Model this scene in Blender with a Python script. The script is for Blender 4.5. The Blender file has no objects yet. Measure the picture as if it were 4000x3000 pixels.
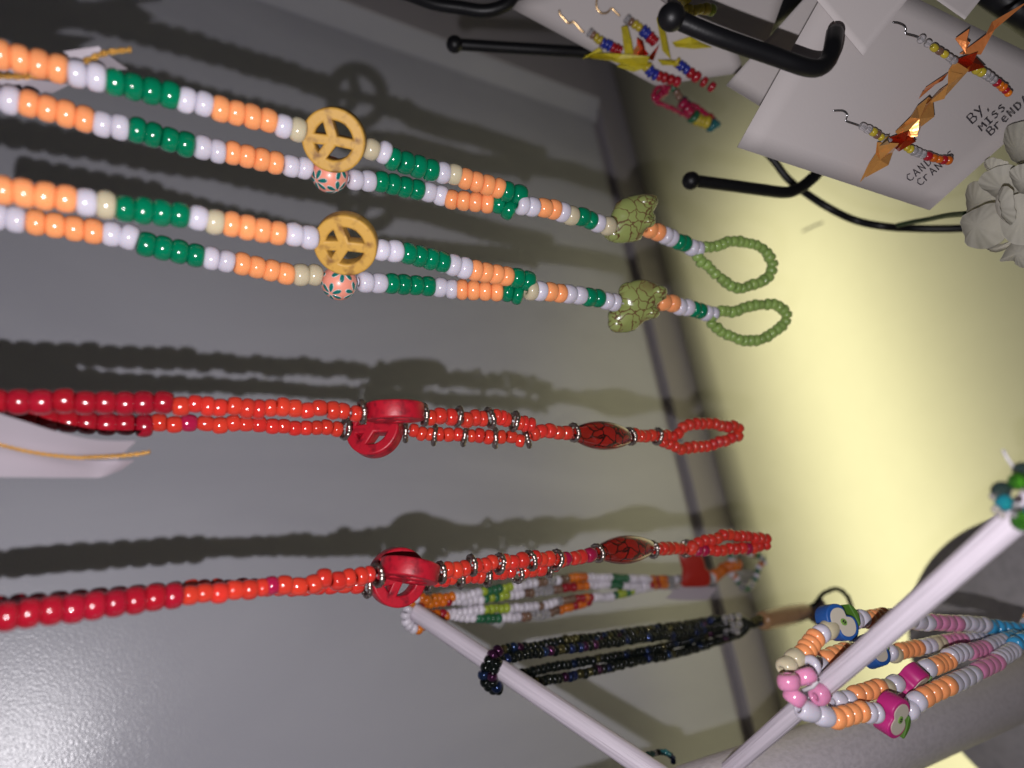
import bpy, math, random
from mathutils import Vector, Matrix, Quaternion
random.seed(7)
R = random.random
def U(a, b): return a + (b - a) * random.random()
SC = bpy.context.scene
COL = SC.collection
# ------------------------------------------------------------------ camera frame
F = 2750.0                                   # focal length in photo pixels (4000 x 3000)
DN = Vector((4150, 340, 2750)).normalized()  # gravity, seen by the camera (x right, y down, z forward)
NW = Vector((-1933, 1350, 2750)); NW = (NW - DN * NW.dot(DN)).normalized()   # wall normal
XW = NW.cross(-DN)
HC, HW = 0.735, 0.60                         # camera height above the glass, distance to the wall
def vec(v): v = Vector(v); return Vector((XW.dot(v), NW.dot(v), -DN.dot(v)))
def ray(x, y): return Vector(((x - 2000) / F, (y - 1500) / F, 1.0))
CAMP = Vector((0, 0, HC))
def P(x, y, d): return CAMP + vec(ray(x, y) * d)
def on_plane(x, y, p0, nrm, off=0.0):
    r = vec(ray(x, y)); t = (p0 - CAMP).dot(nrm) / r.dot(nrm)
    q = CAMP + r * t
    return q + nrm * off
cam = bpy.data.cameras.new('camera'); co = bpy.data.objects.new('camera', cam); COL.objects.link(co)
rx, uy, bz = vec((1, 0, 0)), vec((0, -1, 0)), vec((0, 0, -1))
M = Matrix(((rx.x, uy.x, bz.x, 0), (rx.y, uy.y, bz.y, 0), (rx.z, uy.z, bz.z, HC), (0, 0, 0, 1)))
co.matrix_world = M
cam.sensor_width = 36; cam.lens = 36 * F / 4000; cam.clip_start = 0.01; cam.clip_end = 20
cam.dof.use_dof = True; cam.dof.focus_distance = 0.335; cam.dof.aperture_fstop = 4.6
SC.camera = co
# ------------------------------------------------------------------ light
w = bpy.data.worlds.new('World'); SC.world = w; w.use_nodes = True
bg = w.node_tree.nodes['Background']; bg.inputs[0].default_value = (0.95, 0.93, 1.0, 1); bg.inputs[1].default_value = 0.026
fl = bpy.data.lights.new('phone_flash', 'POINT'); fl.energy = 5.3; fl.shadow_soft_size = 0.0014; fl.color = (1.0, 0.965, 1.0)
flo = bpy.data.objects.new('phone_flash', fl); COL.objects.link(flo); flo.location = CAMP + vec((-0.014, 0.030, -0.004))
al = bpy.data.lights.new('lamp_under_glass', 'AREA'); al.shape = 'RECTANGLE'; al.size = 0.82; al.size_y = 0.11; al.energy = 1.14; al.color = (1.0, 0.945, 0.54)
alo = bpy.data.objects.new('lamp_under_glass', al); COL.objects.link(alo); alo.location = (0.08, 0.40, -0.142); alo.rotation_euler = (math.pi, 0, 0)
SC.view_settings.view_transform = 'Standard'; SC.view_settings.look = 'None'
SC.view_settings.exposure = 0.0; SC.view_settings.gamma = 1.0
SC.cycles.use_denoising = True
SC.cycles.max_bounces = 8; SC.cycles.sample_clamp_indirect = 4.0; SC.cycles.caustics_refractive = False; SC.cycles.caustics_reflective = False

# ------------------------------------------------------------------ materials
def nt(m):
    m.use_nodes = True; t = m.node_tree; return t, t.nodes, t.links, t.nodes['Principled BSDF']
def mat(name, c, rough=0.3, metal=0.0, coat=0.0, sss=0.0, trans=0.0, var=0.0, bump=0.0, bscale=200.0, spec=0.5, ior=1.5, mottle=0.0, mcol=None, mscale=60.0, translu=0.0):
    m = bpy.data.materials.new(name); t, N, L, b = nt(m)
    b.inputs['Base Color'].default_value = (*c, 1); b.inputs['Roughness'].default_value = rough
    b.inputs['Metallic'].default_value = metal; b.inputs['Coat Weight'].default_value = coat; b.inputs['Coat Roughness'].default_value = 0.05
    b.inputs['Transmission Weight'].default_value = trans; b.inputs['IOR'].default_value = ior
    b.inputs['Specular IOR Level'].default_value = spec
    if sss:
        b.inputs['Subsurface Weight'].default_value = sss; b.inputs['Subsurface Radius'].default_value = (1, 0.6, 0.4); b.inputs['Subsurface Scale'].default_value = 0.002
    src = None
    if mottle:
        tc = N.new('ShaderNodeTexCoord'); nz = N.new('ShaderNodeTexNoise'); nz.inputs['Scale'].default_value = mscale; nz.inputs['Detail'].default_value = 5
        L.new(tc.outputs['Object'], nz.inputs['Vector'])
        rp = N.new('ShaderNodeValToRGB'); rp.color_ramp.elements[0].position = 0.5; rp.color_ramp.elements[1].position = 0.72
        L.new(nz.outputs['Fac'], rp.inputs['Fac'])
        mx = N.new('ShaderNodeMix'); mx.data_type = 'RGBA'; mx.inputs[6].default_value = (*c, 1); mx.inputs[7].default_value = (*(mcol or [k * 0.5 for k in c]), 1)
        ml = N.new('ShaderNodeMath'); ml.operation = 'MULTIPLY'; ml.inputs[1].default_value = mottle
        L.new(rp.outputs['Color'], ml.inputs[0]); L.new(ml.outputs[0], mx.inputs[0]); src = mx.outputs[2]
    if var:
        oi = N.new('ShaderNodeObjectInfo'); hs = N.new('ShaderNodeHueSaturation')
        mr = N.new('ShaderNodeMapRange'); mr.inputs[3].default_value = 1 - var; mr.inputs[4].default_value = 1 + var
        L.new(oi.outputs['Random'], mr.inputs[0]); L.new(mr.outputs[0], hs.inputs['Value'])
        m2 = N.new('ShaderNodeMapRange'); m2.inputs[3].default_value = 0.5 - var * 0.025; m2.inputs[4].default_value = 0.5 + var * 0.025
        mo = N.new('ShaderNodeMath'); mo.operation = 'FRACT'; mu = N.new('ShaderNodeMath'); mu.operation = 'MULTIPLY'; mu.inputs[1].default_value = 7.31
        L.new(oi.outputs['Random'], mu.inputs[0]); L.new(mu.outputs[0], mo.inputs[0]); L.new(mo.outputs[0], m2.inputs[0]); L.new(m2.outputs[0], hs.inputs['Hue'])
        if src: L.new(src, hs.inputs['Color'])
        else: hs.inputs['Color'].default_value = (*c, 1)
        src = hs.outputs[0]
    if src: L.new(src, b.inputs['Base Color'])
    if bump:
        tc = N.new('ShaderNodeTexCoord'); nz = N.new('ShaderNodeTexNoise'); nz.inputs['Scale'].default_value = bscale; nz.inputs['Detail'].default_value = 3
        L.new(tc.outputs['Object'], nz.inputs['Vector']); bp = N.new('ShaderNodeBump'); bp.inputs['Strength'].default_value = bump; bp.inputs['Distance'].default_value = 0.001
        L.new(nz.outputs['Fac'], bp.inputs['Height']); L.new(bp.outputs[0], b.inputs['Normal'])
    if translu:
        tr = N.new('ShaderNodeBsdfTranslucent'); tr.inputs[0].default_value = (*c, 1)
        if src: L.new(src, tr.inputs[0])
        ms = N.new('ShaderNodeMixShader'); ms.inputs[0].default_value = translu
        L.new(b.outputs[0], ms.inputs[1]); L.new(tr.outputs[0], ms.inputs[2]); L.new(ms.outputs[0], N['Material Output'].inputs[0])
    return m
def crackle(name, base, vein, scale, width, rough=0.25, coat=0.5, patch=None):
    m = bpy.data.materials.new(name); t, N, L, b = nt(m)
    tc = N.new('ShaderNodeTexCoord'); nz = N.new('ShaderNodeTexNoise'); nz.inputs['Scale'].default_value = scale * 0.55; nz.inputs['Detail'].default_value = 3
    va = N.new('ShaderNodeMixRGB'); va.inputs[0].default_value = 0.0
    ad = N.new('ShaderNodeVectorMath'); ad.operation = 'MULTIPLY_ADD'; ad.inputs[1].default_value = (1.9 / scale,) * 3
    L.new(tc.outputs['Object'], nz.inputs['Vector']); L.new(nz.outputs['Color'], ad.inputs[0]); L.new(tc.outputs['Object'], ad.inputs[2])
    vo = N.new('ShaderNodeTexVoronoi'); vo.feature = 'DISTANCE_TO_EDGE'; vo.inputs['Scale'].default_value = scale; L.new(ad.outputs[0], vo.inputs['Vector'])
    rp = N.new('ShaderNodeValToRGB'); rp.color_ramp.elements[0].color = (*vein, 1); rp.color_ramp.elements[1].color = (*base, 1)
    rp.color_ramp.elements[0].position = width * 0.35; rp.color_ramp.elements[1].position = width
    L.new(vo.outputs['Distance'], rp.inputs['Fac'])
    n2 = N.new('ShaderNodeTexNoise'); n2.inputs['Scale'].default_value = scale * 0.45; L.new(tc.outputs['Object'], n2.inputs['Vector'])
    r2 = N.new('ShaderNodeValToRGB'); r2.color_ramp.elements[0].position = 0.52; r2.color_ramp.elements[1].position = 0.68
    L.new(n2.outputs['Fac'], r2.inputs['Fac'])
    mx = N.new('ShaderNodeMix'); mx.data_type = 'RGBA'; mx.inputs[7].default_value = (*(patch or vein), 1)
    fm = N.new('ShaderNodeMath'); fm.operation = 'MULTIPLY'; fm.inputs[1].default_value = 0.55
    L.new(r2.outputs['Color'], fm.inputs[0]); L.new(fm.outputs[0], mx.inputs[0]); L.new(rp.outputs['Color'], mx.inputs[6]); L.new(mx.outputs[2], b.inputs['Base Color'])
    b.inputs['Roughness'].default_value = rough; b.inputs['Coat Weight'].default_value = coat; b.inputs['Coat Roughness'].default_value = 0.04
    bp = N.new('ShaderNodeBump'); bp.inputs['Strength'].default_value = 0.25; bp.inputs['Distance'].default_value = 0.0003
    L.new(vo.outputs['Distance'], bp.inputs['Height']); L.new(bp.outputs[0], b.inputs['Normal'])
    return m
MT = {
 'O': mat('orange_plastic', (0.84, 0.32, 0.125), 0.16, sss=0.25, var=0.05),
 'W': mat('white_plastic', (0.56, 0.53, 0.61), 0.16, sss=0.25, var=0.07),
 'C': mat('cream_plastic', (0.50, 0.44, 0.30), 0.16, sss=0.25, var=0.05),
 'G': mat('green_translucent', (0.0, 0.22, 0.10), 0.14, coat=0.5, sss=0.1, trans=0.15, var=0.10, translu=0.12),
 'P': mat('pink_plastic', (0.64, 0.235, 0.40), 0.16, sss=0.25, var=0.06),
 'B': mat('sky_blue_plastic', (0.05, 0.33, 0.60), 0.16, sss=0.2, var=0.06),
 'R': mat('deep_red_plastic', (0.28, 0.006, 0.016), 0.17, sss=0.2, coat=0.3, var=0.08),
 'r': mat('red_glass_seed', (0.50, 0.030, 0.018), 0.12, coat=0.5, var=0.10),
 'D': mat('raspberry_glass_seed', (0.30, 0.008, 0.045), 0.10, coat=0.8, var=0.1),
 'g': mat('olive_glass_seed', (0.28, 0.42, 0.11), 0.14, coat=0.5, var=0.12, translu=0.15),
 'k': mat('iris_black_seed', (0.004, 0.006, 0.005), 0.10, spec=0.35, var=0.1),
 'k2': mat('iris_blue_seed', (0.02, 0.035, 0.10), 0.13, metal=0.7, var=0.4),
 'k3': mat('iris_gold_seed', (0.09, 0.08, 0.03), 0.13, metal=0.7, var=0.4),
 'k4': mat('iris_plum_seed', (0.07, 0.018, 0.06), 0.13, metal=0.7, var=0.4),
 'w': mat('white_glass_seed', (0.62, 0.58, 0.64), 0.2, var=0.12),
 'o': mat('amber_glass_seed', (0.55, 0.13, 0.01), 0.2, var=0.2),
 'e': mat('forest_glass_seed', (0.02, 0.11, 0.05), 0.2, var=0.2),
 'l': mat('lime_glass_seed', (0.30, 0.38, 0.04), 0.2, var=0.15),
 'b': mat('bronze_glass_seed', (0.16, 0.09, 0.06), 0.2, coat=0.5, var=0.3),
 'c': mat('clear_glass_seed', (0.85, 0.82, 0.85), 0.03, trans=0.75, coat=0.3, var=0.05),
 'y': mat('yellow_glass_seed', (0.42, 0.33, 0.03), 0.2, var=0.1),
 'n': mat('navy_glass_seed', (0.02, 0.03, 0.25), 0.2, var=0.1),
 'm': mat('dark_red_glass_seed', (0.30, 0.01, 0.02), 0.2, var=0.1),
 't': mat('teal_glass_seed', (0.03, 0.16, 0.17), 0.15, trans=0.2, var=0.2),
}
IRIS = ['k'] * 9 + ['k2', 'k2', 'k3', 'k4']
silver = mat('dark_silver', (0.42, 0.37, 0.33), 0.34, metal=1.0, var=0.1)
thread_m = mat('white_thread', (0.5, 0.48, 0.5), 0.6)
yellow_stone = mat('yellow_dyed_stone', (0.50, 0.285, 0.055), 0.5, spec=0.3, mottle=1.0, mcol=(0.20, 0.095, 0.025), mscale=230, bump=0.12, bscale=900)
red_stone = mat('red_dyed_stone', (0.36, 0.006, 0.018), 0.42, spec=0.4, mottle=1.0, mcol=(0.14, 0.003, 0.010), mscale=260, bump=0.1, bscale=1200)
turtle_m = crackle('green_crackle_stone', (0.235, 0.275, 0.085), (0.11, 0.055, 0.025), 150, 0.06, patch=(0.15, 0.075, 0.035))
oval_m = crackle('red_crackle_glass', (0.26, 0.010, 0.006), (0.012, 0.003, 0.002), 150, 0.09, 0.12, 1.0, patch=(0.09, 0.012, 0.006))
black_m = mat('black_enamel', (0.004, 0.004, 0.005), 0.42, spec=0.3, bump=0.08, bscale=800)
paper_m = mat('white_card', (0.53, 0.485, 0.475), 0.75, translu=0.12, bump=0.05, bscale=700)
tag_m = mat('white_tag_paper', (0.46, 0.41, 0.45), 0.7, translu=0.08)
gold_cord = mat('gold_cord', (0.75, 0.42, 0.10), 0.32, metal=0.8, bump=0.8, bscale=2500)
ink = mat('ink', (0.02, 0.018, 0.03), 0.6)
foil = mat('copper_foil', (0.80, 0.27, 0.08), 0.28, metal=0.55, coat=0.6, bump=1.0, bscale=110)
foil_glint = mat('glint_foil', (0.85, 0.40, 0.11), 0.26, metal=0.55, coat=0.6, bump=1.0, bscale=110)  # brighter copy of the copper foil: gold glints put into some wings' colour
foil_red = mat('red_foil', (0.60, 0.06, 0.02), 0.2, metal=0.9)
ypaper = mat('yellow_paper', (0.62, 0.52, 0.03), 0.45, mottle=0.5, mcol=(0.30, 0.27, 0.03), mscale=300, translu=0.2)
goldwire = mat('gold_wire', (0.75, 0.5, 0.25), 0.25, metal=1.0)
steelwire = mat('steel_wire', (0.6, 0.6, 0.62), 0.2, metal=1.0)
petal_m = mat('white_petal', (0.64, 0.615, 0.54), 0.8, translu=0.45, mottle=0.3, mcol=(0.46, 0.45, 0.35), mscale=55, bump=1.0, bscale=70)
stem_m = mat('dark_green_stem', (0.02, 0.04, 0.012), 0.5)
tan_m = mat('tan_resin', (0.34, 0.19, 0.09), 0.25, mottle=0.6, mcol=(0.18, 0.09, 0.045), mscale=90, coat=0.5)
charm_m = mat('red_charm', (0.36, 0.02, 0.012), 0.3)
blue_clay = mat('blue_clay', (0.012, 0.075, 0.28), 0.5); cream_clay = mat('cream_clay', (0.50, 0.45, 0.37), 0.6)
green_clay = mat('green_clay', (0.06, 0.15, 0.015), 0.5); lime_clay = mat('lime_clay', (0.16, 0.30, 0.06), 0.5)
pink_clay = mat('magenta_clay', (0.45, 0.02, 0.17), 0.45); seed_clay = mat('black_clay', (0.02, 0.02, 0.015), 0.5)
# painted wood: long streaks along the local z of the peg
def paint(name, c, streak, sc, rough=0.45):
    m = bpy.data.materials.new(name); t, N, L, b = nt(m)
    tc = N.new('ShaderNodeTexCoord'); mp = N.new('ShaderNodeMapping'); mp.inputs['Scale'].default_value = sc
    nz = N.new('ShaderNodeTexNoise'); nz.inputs['Scale'].default_value = 1.0; nz.inputs['Detail'].default_value = 6
    L.new(tc.outputs['Object'], mp.inputs[0]); L.new(mp.outputs[0], nz.inputs['Vector'])
    rp = N.new('ShaderNodeValToRGB'); rp.color_ramp.elements[0].color = (*[k * 0.86 for k in c], 1); rp.color_ramp.elements[1].color = (*c, 1)
    rp.color_ramp.elements[0].position = 0.36; rp.color_ramp.elements[1].position = 0.58
    L.new(nz.outputs['Fac'], rp.inputs['Fac']); L.new(rp.outputs['Color'], b.inputs['Base Color'])
    bp = N.new('ShaderNodeBump'); bp.inputs['Strength'].default_value = streak; bp.inputs['Distance'].default_value = 0.0008
    L.new(nz.outputs['Fac'], bp.inputs['Height']); L.new(bp.outputs[0], b.inputs['Normal']); b.inputs['Roughness'].default_value = rough
    return m
peg_m = paint('white_painted_dowel', (0.64, 0.575, 0.64), 1.0, (700, 700, 16))
post_m = paint('white_painted_post', (0.68, 0.625, 0.67), 0.6, (520, 520, 260), 0.5)
base_m = paint('white_painted_base', (0.50, 0.47, 0.48), 0.4, (120, 120, 120), 0.5)
# wall: satin plastic with a fine pebbled skin
wall_m = bpy.data.materials.new('pebbled_grey_plastic'); t, N, L, b = nt(wall_m)
b.inputs['Base Color'].default_value = (0.52, 0.52, 0.585, 1); b.inputs['Roughness'].default_value = 0.16; b.inputs['Specular IOR Level'].default_value = 0.55
tc = N.new('ShaderNodeTexCoord'); nz = N.new('ShaderNodeTexNoise'); nz.inputs['Scale'].default_value = 560; nz.inputs['Detail'].default_value = 2.5
L.new(tc.outputs['Object'], nz.inputs['Vector']); bp = N.new('ShaderNodeBump'); bp.inputs['Strength'].default_value = 1.0; bp.inputs['Distance'].default_value = 0.00022
L.new(nz.outputs['Fac'], bp.inputs['Height']); L.new(bp.outputs[0], b.inputs['Normal'])
ns = N.new('ShaderNodeTexNoise'); ns.inputs['Scale'].default_value = 5.5; ns.inputs['Detail'].default_value = 6; ns.inputs['Distortion'].default_value = 1.2
mp = N.new('ShaderNodeMapping'); mp.inputs['Scale'].default_value = (1.0, 1.0, 0.35); L.new(tc.outputs['Object'], mp.inputs[0]); L.new(mp.outputs[0], ns.inputs['Vector'])
rr = N.new('ShaderNodeMapRange'); rr.inputs[1].default_value = 0.3; rr.inputs[2].default_value = 0.7; rr.inputs[3].default_value = 0.14; rr.inputs[4].default_value = 0.27
L.new(ns.outputs['Fac'], rr.inputs[0]); L.new(rr.outputs[0], b.inputs['Roughness'])
cr = N.new('ShaderNodeValToRGB'); cr.color_ramp.elements[0].color = (0.52, 0.52, 0.59, 1); cr.color_ramp.elements[1].color = (0.595, 0.595, 0.665, 1)
cr.color_ramp.elements[0].position = 0.35; cr.color_ramp.elements[1].position = 0.62; L.new(ns.outputs['Fac'], cr.inputs['Fac']); L.new(cr.outputs['Color'], b.inputs['Base Color'])
glass_m = bpy.data.materials.new('frosted_glass'); t, N, L, b = nt(glass_m)
b.inputs['Base Color'].default_value = (0.50, 0.47, 0.42, 1); b.inputs['Roughness'].default_value = 0.6
tc = N.new('ShaderNodeTexCoord'); ns = N.new('ShaderNodeTexNoise'); ns.inputs['Scale'].default_value = 26; ns.inputs['Detail'].default_value = 8; ns.inputs['Roughness'].default_value = 0.7
L.new(tc.outputs['Object'], ns.inputs['Vector']); cr = N.new('ShaderNodeValToRGB'); cr.color_ramp.elements[0].color = (0.90, 0.88, 0.80, 1); cr.color_ramp.elements[1].color = (0.92, 0.90, 0.82, 1)
cr.color_ramp.elements[0].position = 0.38; cr.color_ramp.elements[1].position = 0.60; L.new(ns.outputs['Fac'], cr.inputs['Fac'])
tr = N.new('ShaderNodeBsdfTranslucent'); L.new(cr.outputs['Color'], tr.inputs[0]); ms = N.new('ShaderNodeMixShader'); ms.inputs[0].default_value = 0.75
L.new(b.outputs[0], ms.inputs[1]); L.new(tr.outputs[0], ms.inputs[2]); L.new(ms.outputs[0], N['Material Output'].inputs[0])
frame_m = mat('grey_painted_frame', (0.42, 0.39, 0.42), 0.5, bump=0.1, bscale=300)
dark_m = mat('dark_board', (0.05, 0.05, 0.045), 0.8)

# ------------------------------------------------------------------ objects
def tag(o, label=None, cat=None, group=None, kind=None):
    if label: o['label'] = label
    if cat: o['category'] = cat
    if group: o['group'] = group
    if kind: o['kind'] = kind
    return o
def thing(name, label, cat, loc=(0, 0, 0), group=None):
    o = bpy.data.objects.new(name, None); COL.objects.link(o); o.empty_display_size = 0.01; o.location = loc
    return tag(o, label, cat, group)
WLOC = {}
def put(name, me, m, parent=None, loc=(0, 0, 0), rot=None, scale=(1, 1, 1), label=None):
    """a part; loc is in world coordinates, parents never rotate"""
    if m is not None and (not me.materials): me.materials.append(m)
    o = bpy.data.objects.new(name, me); COL.objects.link(o)
    loc = Vector(loc); WLOC[o.name] = loc.copy(); 
    if parent is not None:
        o.parent = parent; base = WLOC.get(parent.name, parent.location)
        loc = loc - base
        if parent.name in WLOC and parent.rotation_mode == 'QUATERNION':   # sub-part of a turned part
            inv = parent.matrix_basis.to_3x3().inverted(); loc = inv @ loc
            o.matrix_basis = Matrix.Translation(loc) @ ((inv.to_4x4() @ (rot or Quaternion()).to_matrix().to_4x4()) @ Matrix.Diagonal((*scale, 1)))
            if label: o['label'] = label
            return o
    o.location = loc
    if rot is not None: o.rotation_mode = 'QUATERNION'; o.rotation_quaternion = rot
    o.scale = scale
    if label: o['label'] = label
    return o
def mesh(name, v, f, smooth=True):
    me = bpy.data.meshes.new(name); me.from_pydata([tuple(p) for p in v], [], f); me.validate()
    if smooth: me.shade_smooth()
    me.update(); return me
def lathe(name, prof, seg=20, closed=False, wob=0.0, smooth=True):
    v, f = [], []; n = len(prof)
    for i in range(seg):
        a = 2 * math.pi * i / seg
        for r, z in prof:
            k = 1 + wob * math.sin(3 * a + z * 5)
            v.append((r * k * math.cos(a), r * k * math.sin(a), z))
    for i in range(seg):
        j = (i + 1) % seg
        for k in range(n if closed else n - 1):
            l = (k + 1) % n
            f.append((i * n + k, j * n + k, j * n + l, i * n + l))
    if not closed:
        for k in (0, n - 1):
            if prof[k][0] > 1e-6: f.append([i * n + k for i in range(seg)] if k else [i * n for i in range(seg)][::-1])
    return mesh(name, v, f, smooth)
def bead_mesh(name, hole, pw, seg, rings, wob=0.0, var=None):
    pr = []
    for k in range(rings + 1):
        a = -math.pi / 2 + math.pi * k / rings
        c, s = max(math.cos(a), 0) , math.sin(a)
        pr.append((hole + (1 - hole) * c ** pw, 0.5 * math.copysign(abs(s) ** 0.85, s)))
    pr += [(hole * 0.96, 0.40), (hole * 0.96, -0.40)]
    me = lathe(name, pr, seg, True, wob)
    if var is not None:
        rn = random.Random(var); n = len(pr); a, b_, c = rn.uniform(0, 6), rn.uniform(-0.03, 0.03), rn.uniform(-0.035, 0.035)
        kn = rn.randrange(seg); km = rings // 2 + rn.choice((-2, 2, 0))
        for i in range(seg):
            th = 2 * math.pi * i / seg
            for k in range(n):
                v = me.vertices[i * n + k]; q = 1 + b_ * math.cos(2 * th + a) + 0.012 * math.sin(3 * th + v.co.z * 4 + a)
                if var % 3 == 0 and i == kn and k == km: q *= 1.07
                v.co.x *= q; v.co.y *= q; v.co.z += c * math.cos(th + a)
    return me
BM = {}
def bmesh_for(kind, key):
    k = (kind, key, random.randrange(6) if kind != 'tiny' else 0)
    if k not in BM:
        if kind == 'pony': me = bead_mesh('pony_bead', 0.34, 0.64, 28, 16, 0.0, k[2])
        elif kind == 'seed': me = bead_mesh('seed_bead', 0.26, 0.56, 20, 10, 0.01, k[2] * 3 + 1)
        else: me = bead_mesh('tiny_bead', 0.30, 0.6, 10, 6)
        me.materials.append(MT[key]); BM[k] = me
    return BM[k]
def zq(d, spin=0.0):
    return Vector(d).normalized().to_track_quat('Z', 'Y') @ Quaternion((0, 0, 1), spin)
def frame_q(nrm_cam, x_world):
    z = vec(nrm_cam).normalized(); x = (x_world - z * x_world.dot(z)).normalized(); y = z.cross(x)
    return Matrix(((x.x, y.x, z.x), (x.y, y.y, z.y), (x.z, y.z, z.z))).to_quaternion()
def tube_mesh(name, pts, rad, seg=10, caps=True):
    pts = [Vector(p) for p in pts]; n = len(pts); v, f = [], []
    r = rad if callable(rad) else (lambda t: rad)
    tan = [(pts[min(i + 1, n - 1)] - pts[max(i - 1, 0)]).normalized() for i in range(n)]
    up = Vector((0, 0, 1)) if abs(tan[0].z) < 0.9 else Vector((1, 0, 0)); a = tan[0].cross(up).normalized()
    for i in range(n):
        a = (a - tan[i] * a.dot(tan[i])).normalized(); b2 = tan[i].cross(a); rr = r(i / max(n - 1, 1))
        for k in range(seg):
            t = 2 * math.pi * k / seg; v.append(pts[i] + (a * math.cos(t) + b2 * math.sin(t)) * rr)
    for i in range(n - 1):
        for k in range(seg):
            l = (k + 1) % seg; f.append((i * seg + k, i * seg + l, (i + 1) * seg + l, (i + 1) * seg + k))
    if caps: f.append(list(range(seg))[::-1]); f.append([(n - 1) * seg + k for k in range(seg)])
    return mesh(name, v, f)
def spline(pts, step):
    """Catmull-Rom through 3-D points, resampled at a constant step"""
    pts = [Vector(p) for p in pts]; q = [pts[0] * 2 - pts[1]] + pts + [pts[-1] * 2 - pts[-2]]; fine = []
    for i in range(1, len(q) - 2):
        a, b_, c, d = q[i - 1:i + 3]
        for k in range(16):
            t = k / 16
            fine.append(0.5 * ((2 * b_) + (c - a) * t + (2 * a - 5 * b_ + 4 * c - d) * t * t + (3 * b_ - a - 3 * c + d) * t ** 3))
    fine.append(pts[-1]); out = [fine[0]]; acc = 0.0
    for i in range(1, len(fine)):
        seg = (fine[i] - fine[i - 1]).length
        while acc + seg >= step:
            k = (step - acc) / seg; fine[i - 1] = fine[i - 1].lerp(fine[i], k); out.append(fine[i - 1].copy()); seg = (fine[i] - fine[i - 1]).length; acc = 0.0
        acc += seg
    return out
def lerpkeys(keys, x):
    if x <= keys[0][0]: return keys[0][1]
    for (x0, v0), (x1, v1) in zip(keys, keys[1:]):
        if x <= x1: return v0 + (v1 - v0) * (x - x0) / (x1 - x0)
    return keys[-1][1]
VX = 6150.0
def dep(keys, x): return lerpkeys(keys, x) / (VX - x)     # a vertical line's depth at image column x

SPEC = {'pony': 0.0049, 'seed': 0.0039, 'tiny': 0.0019}
def beads(parent, pts, kind='pony', rad=None, jr=0.03, tilt=0.05, lenk=1.0, name='bead', nominal=None):
    """pts: [(material key, Vector, is_real)]"""
    rad = rad or SPEC[kind]; nominal = nominal or rad * 1.42
    n = len(pts)
    for i, (k, p, real) in enumerate(pts):
        if not real: continue
        if n == 1: pts = pts + [(k, p + vec((0.003, 0.0005, 0.002)), False)]; n = 2
        a = pts[i - 1][1] if i else p * 2 - pts[i + 1][1]; b_ = pts[i + 1][1] if i < n - 1 else p * 2 - a
        ds = [x for x in ((p - a).length, (b_ - p).length) if x < nominal * 1.6] or [nominal]
        ln = max(sum(ds) / len(ds), nominal * 0.62) * lenk
        t = (b_ - a).normalized() + Vector((U(-1, 1), U(-1, 1), U(-1, 1))) * tilt
        r = rad * U(1 - jr, 1 + jr)
        kk = k if k in MT else 'r'
        put(name, bmesh_for(kind, kk), None, parent, p, zq(t, U(0, 6.28)), (r, r, ln * U(1.05, 1.12)))
def threads(parent, pts, r=0.0005):
    run = []
    for k, p, _ in pts + [('X', None, False)]:
        if k == 'X':
            thread(parent, run, r); run = []
        else: run.append(p)
def expand(groups, keys, minp=0.0):
    """[(key, n, x0, y0, x1, y1)] photo pixels -> [(key, Vector, real)]"""
    out = []; extra = 0.0; last = None
    for g in groups:
        k, n = g[0], g[1]; x0, y0 = g[2], g[3]; x1, y1 = (g[4], g[5]) if len(g) > 4 else (x0, y0)
        for i in range(n):
            t = i / max(n - 1, 1); x, y = x0 + (x1 - x0) * t, y0 + (y1 - y0) * t
            d = dep(keys, x) + extra; p = P(x, y, d)
            if last is not None and minp and k not in 'XST':
                it = 0
                while (p - last).length < minp and it < 60: d += 0.0002; extra += 0.0002; p = P(x, y, d); it += 1
            out.append((k, p, k not in 'XT')); last = p
    return out
def thread(parent, pts, r=0.0005, m=None):
    if len(pts) > 1: put('thread', tube_mesh('thread', [Vector(p) - Vector(pts[0]) for p in pts], r, 6), m or thread_m, parent, pts[0])

# ------------------------------------------------------------------ setting: wall, frosted glass top
def box(name, x0, x1, y0, y1, z0, z1, bev=0.0):
    v = [(x, y, z) for x in (x0, x1) for y in (y0, y1) for z in (z0, z1)]
    f = [(0, 1, 3, 2), (4, 6, 7, 5), (0, 4, 5, 1), (2, 3, 7, 6), (0, 2, 6, 4), (1, 5, 7, 3)]
    me = mesh(name, v, f, False)
    if bev:
        import bmesh
        bm = bmesh.new(); bm.from_mesh(me); bmesh.ops.recalc_face_normals(bm, faces=bm.faces)
        bmesh.ops.bevel(bm, geom=bm.edges[:], offset=bev, segments=3, affect='EDGES', profile=0.5); bm.to_mesh(me); bm.free()
        for p in me.polygons: p.use_smooth = False
    return me
wall = put('wall', box('wall', -1.6, 2.6, HW + 0.007, HW + 0.04, -0.25, 2.2), frame_m); tag(wall, kind='structure')
put('panel', box('panel', -1.6, 0.7275, HW, HW + 0.0065, 0.067, 2.2, 0.003), wall_m, wall)
put('bottom_rail', box('bottom_rail', -1.6, 2.6, HW - 0.006, HW + 0.0065, 0.0012, 0.053, 0.0015), frame_m, wall)
put('side_stile', box('side_stile', 0.757, 0.97, HW - 0.016, HW + 0.0065, 0.0585, 2.2, 0.002), frame_m, wall)
mv = [(x, y, z) for z in (0.0585, 2.2) for x, y in ((0.7285, HW + 0.002), (0.7565, HW - 0.016), (0.7565, HW + 0.0065), (0.7285, HW + 0.0065))]
put('moulding', mesh('moulding', mv, [(0, 1, 5, 4), (1, 2, 6, 5), (2, 3, 7, 6), (3, 0, 4, 7), (3, 2, 1, 0), (4, 5, 6, 7)], False), wall_m, wall)
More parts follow.
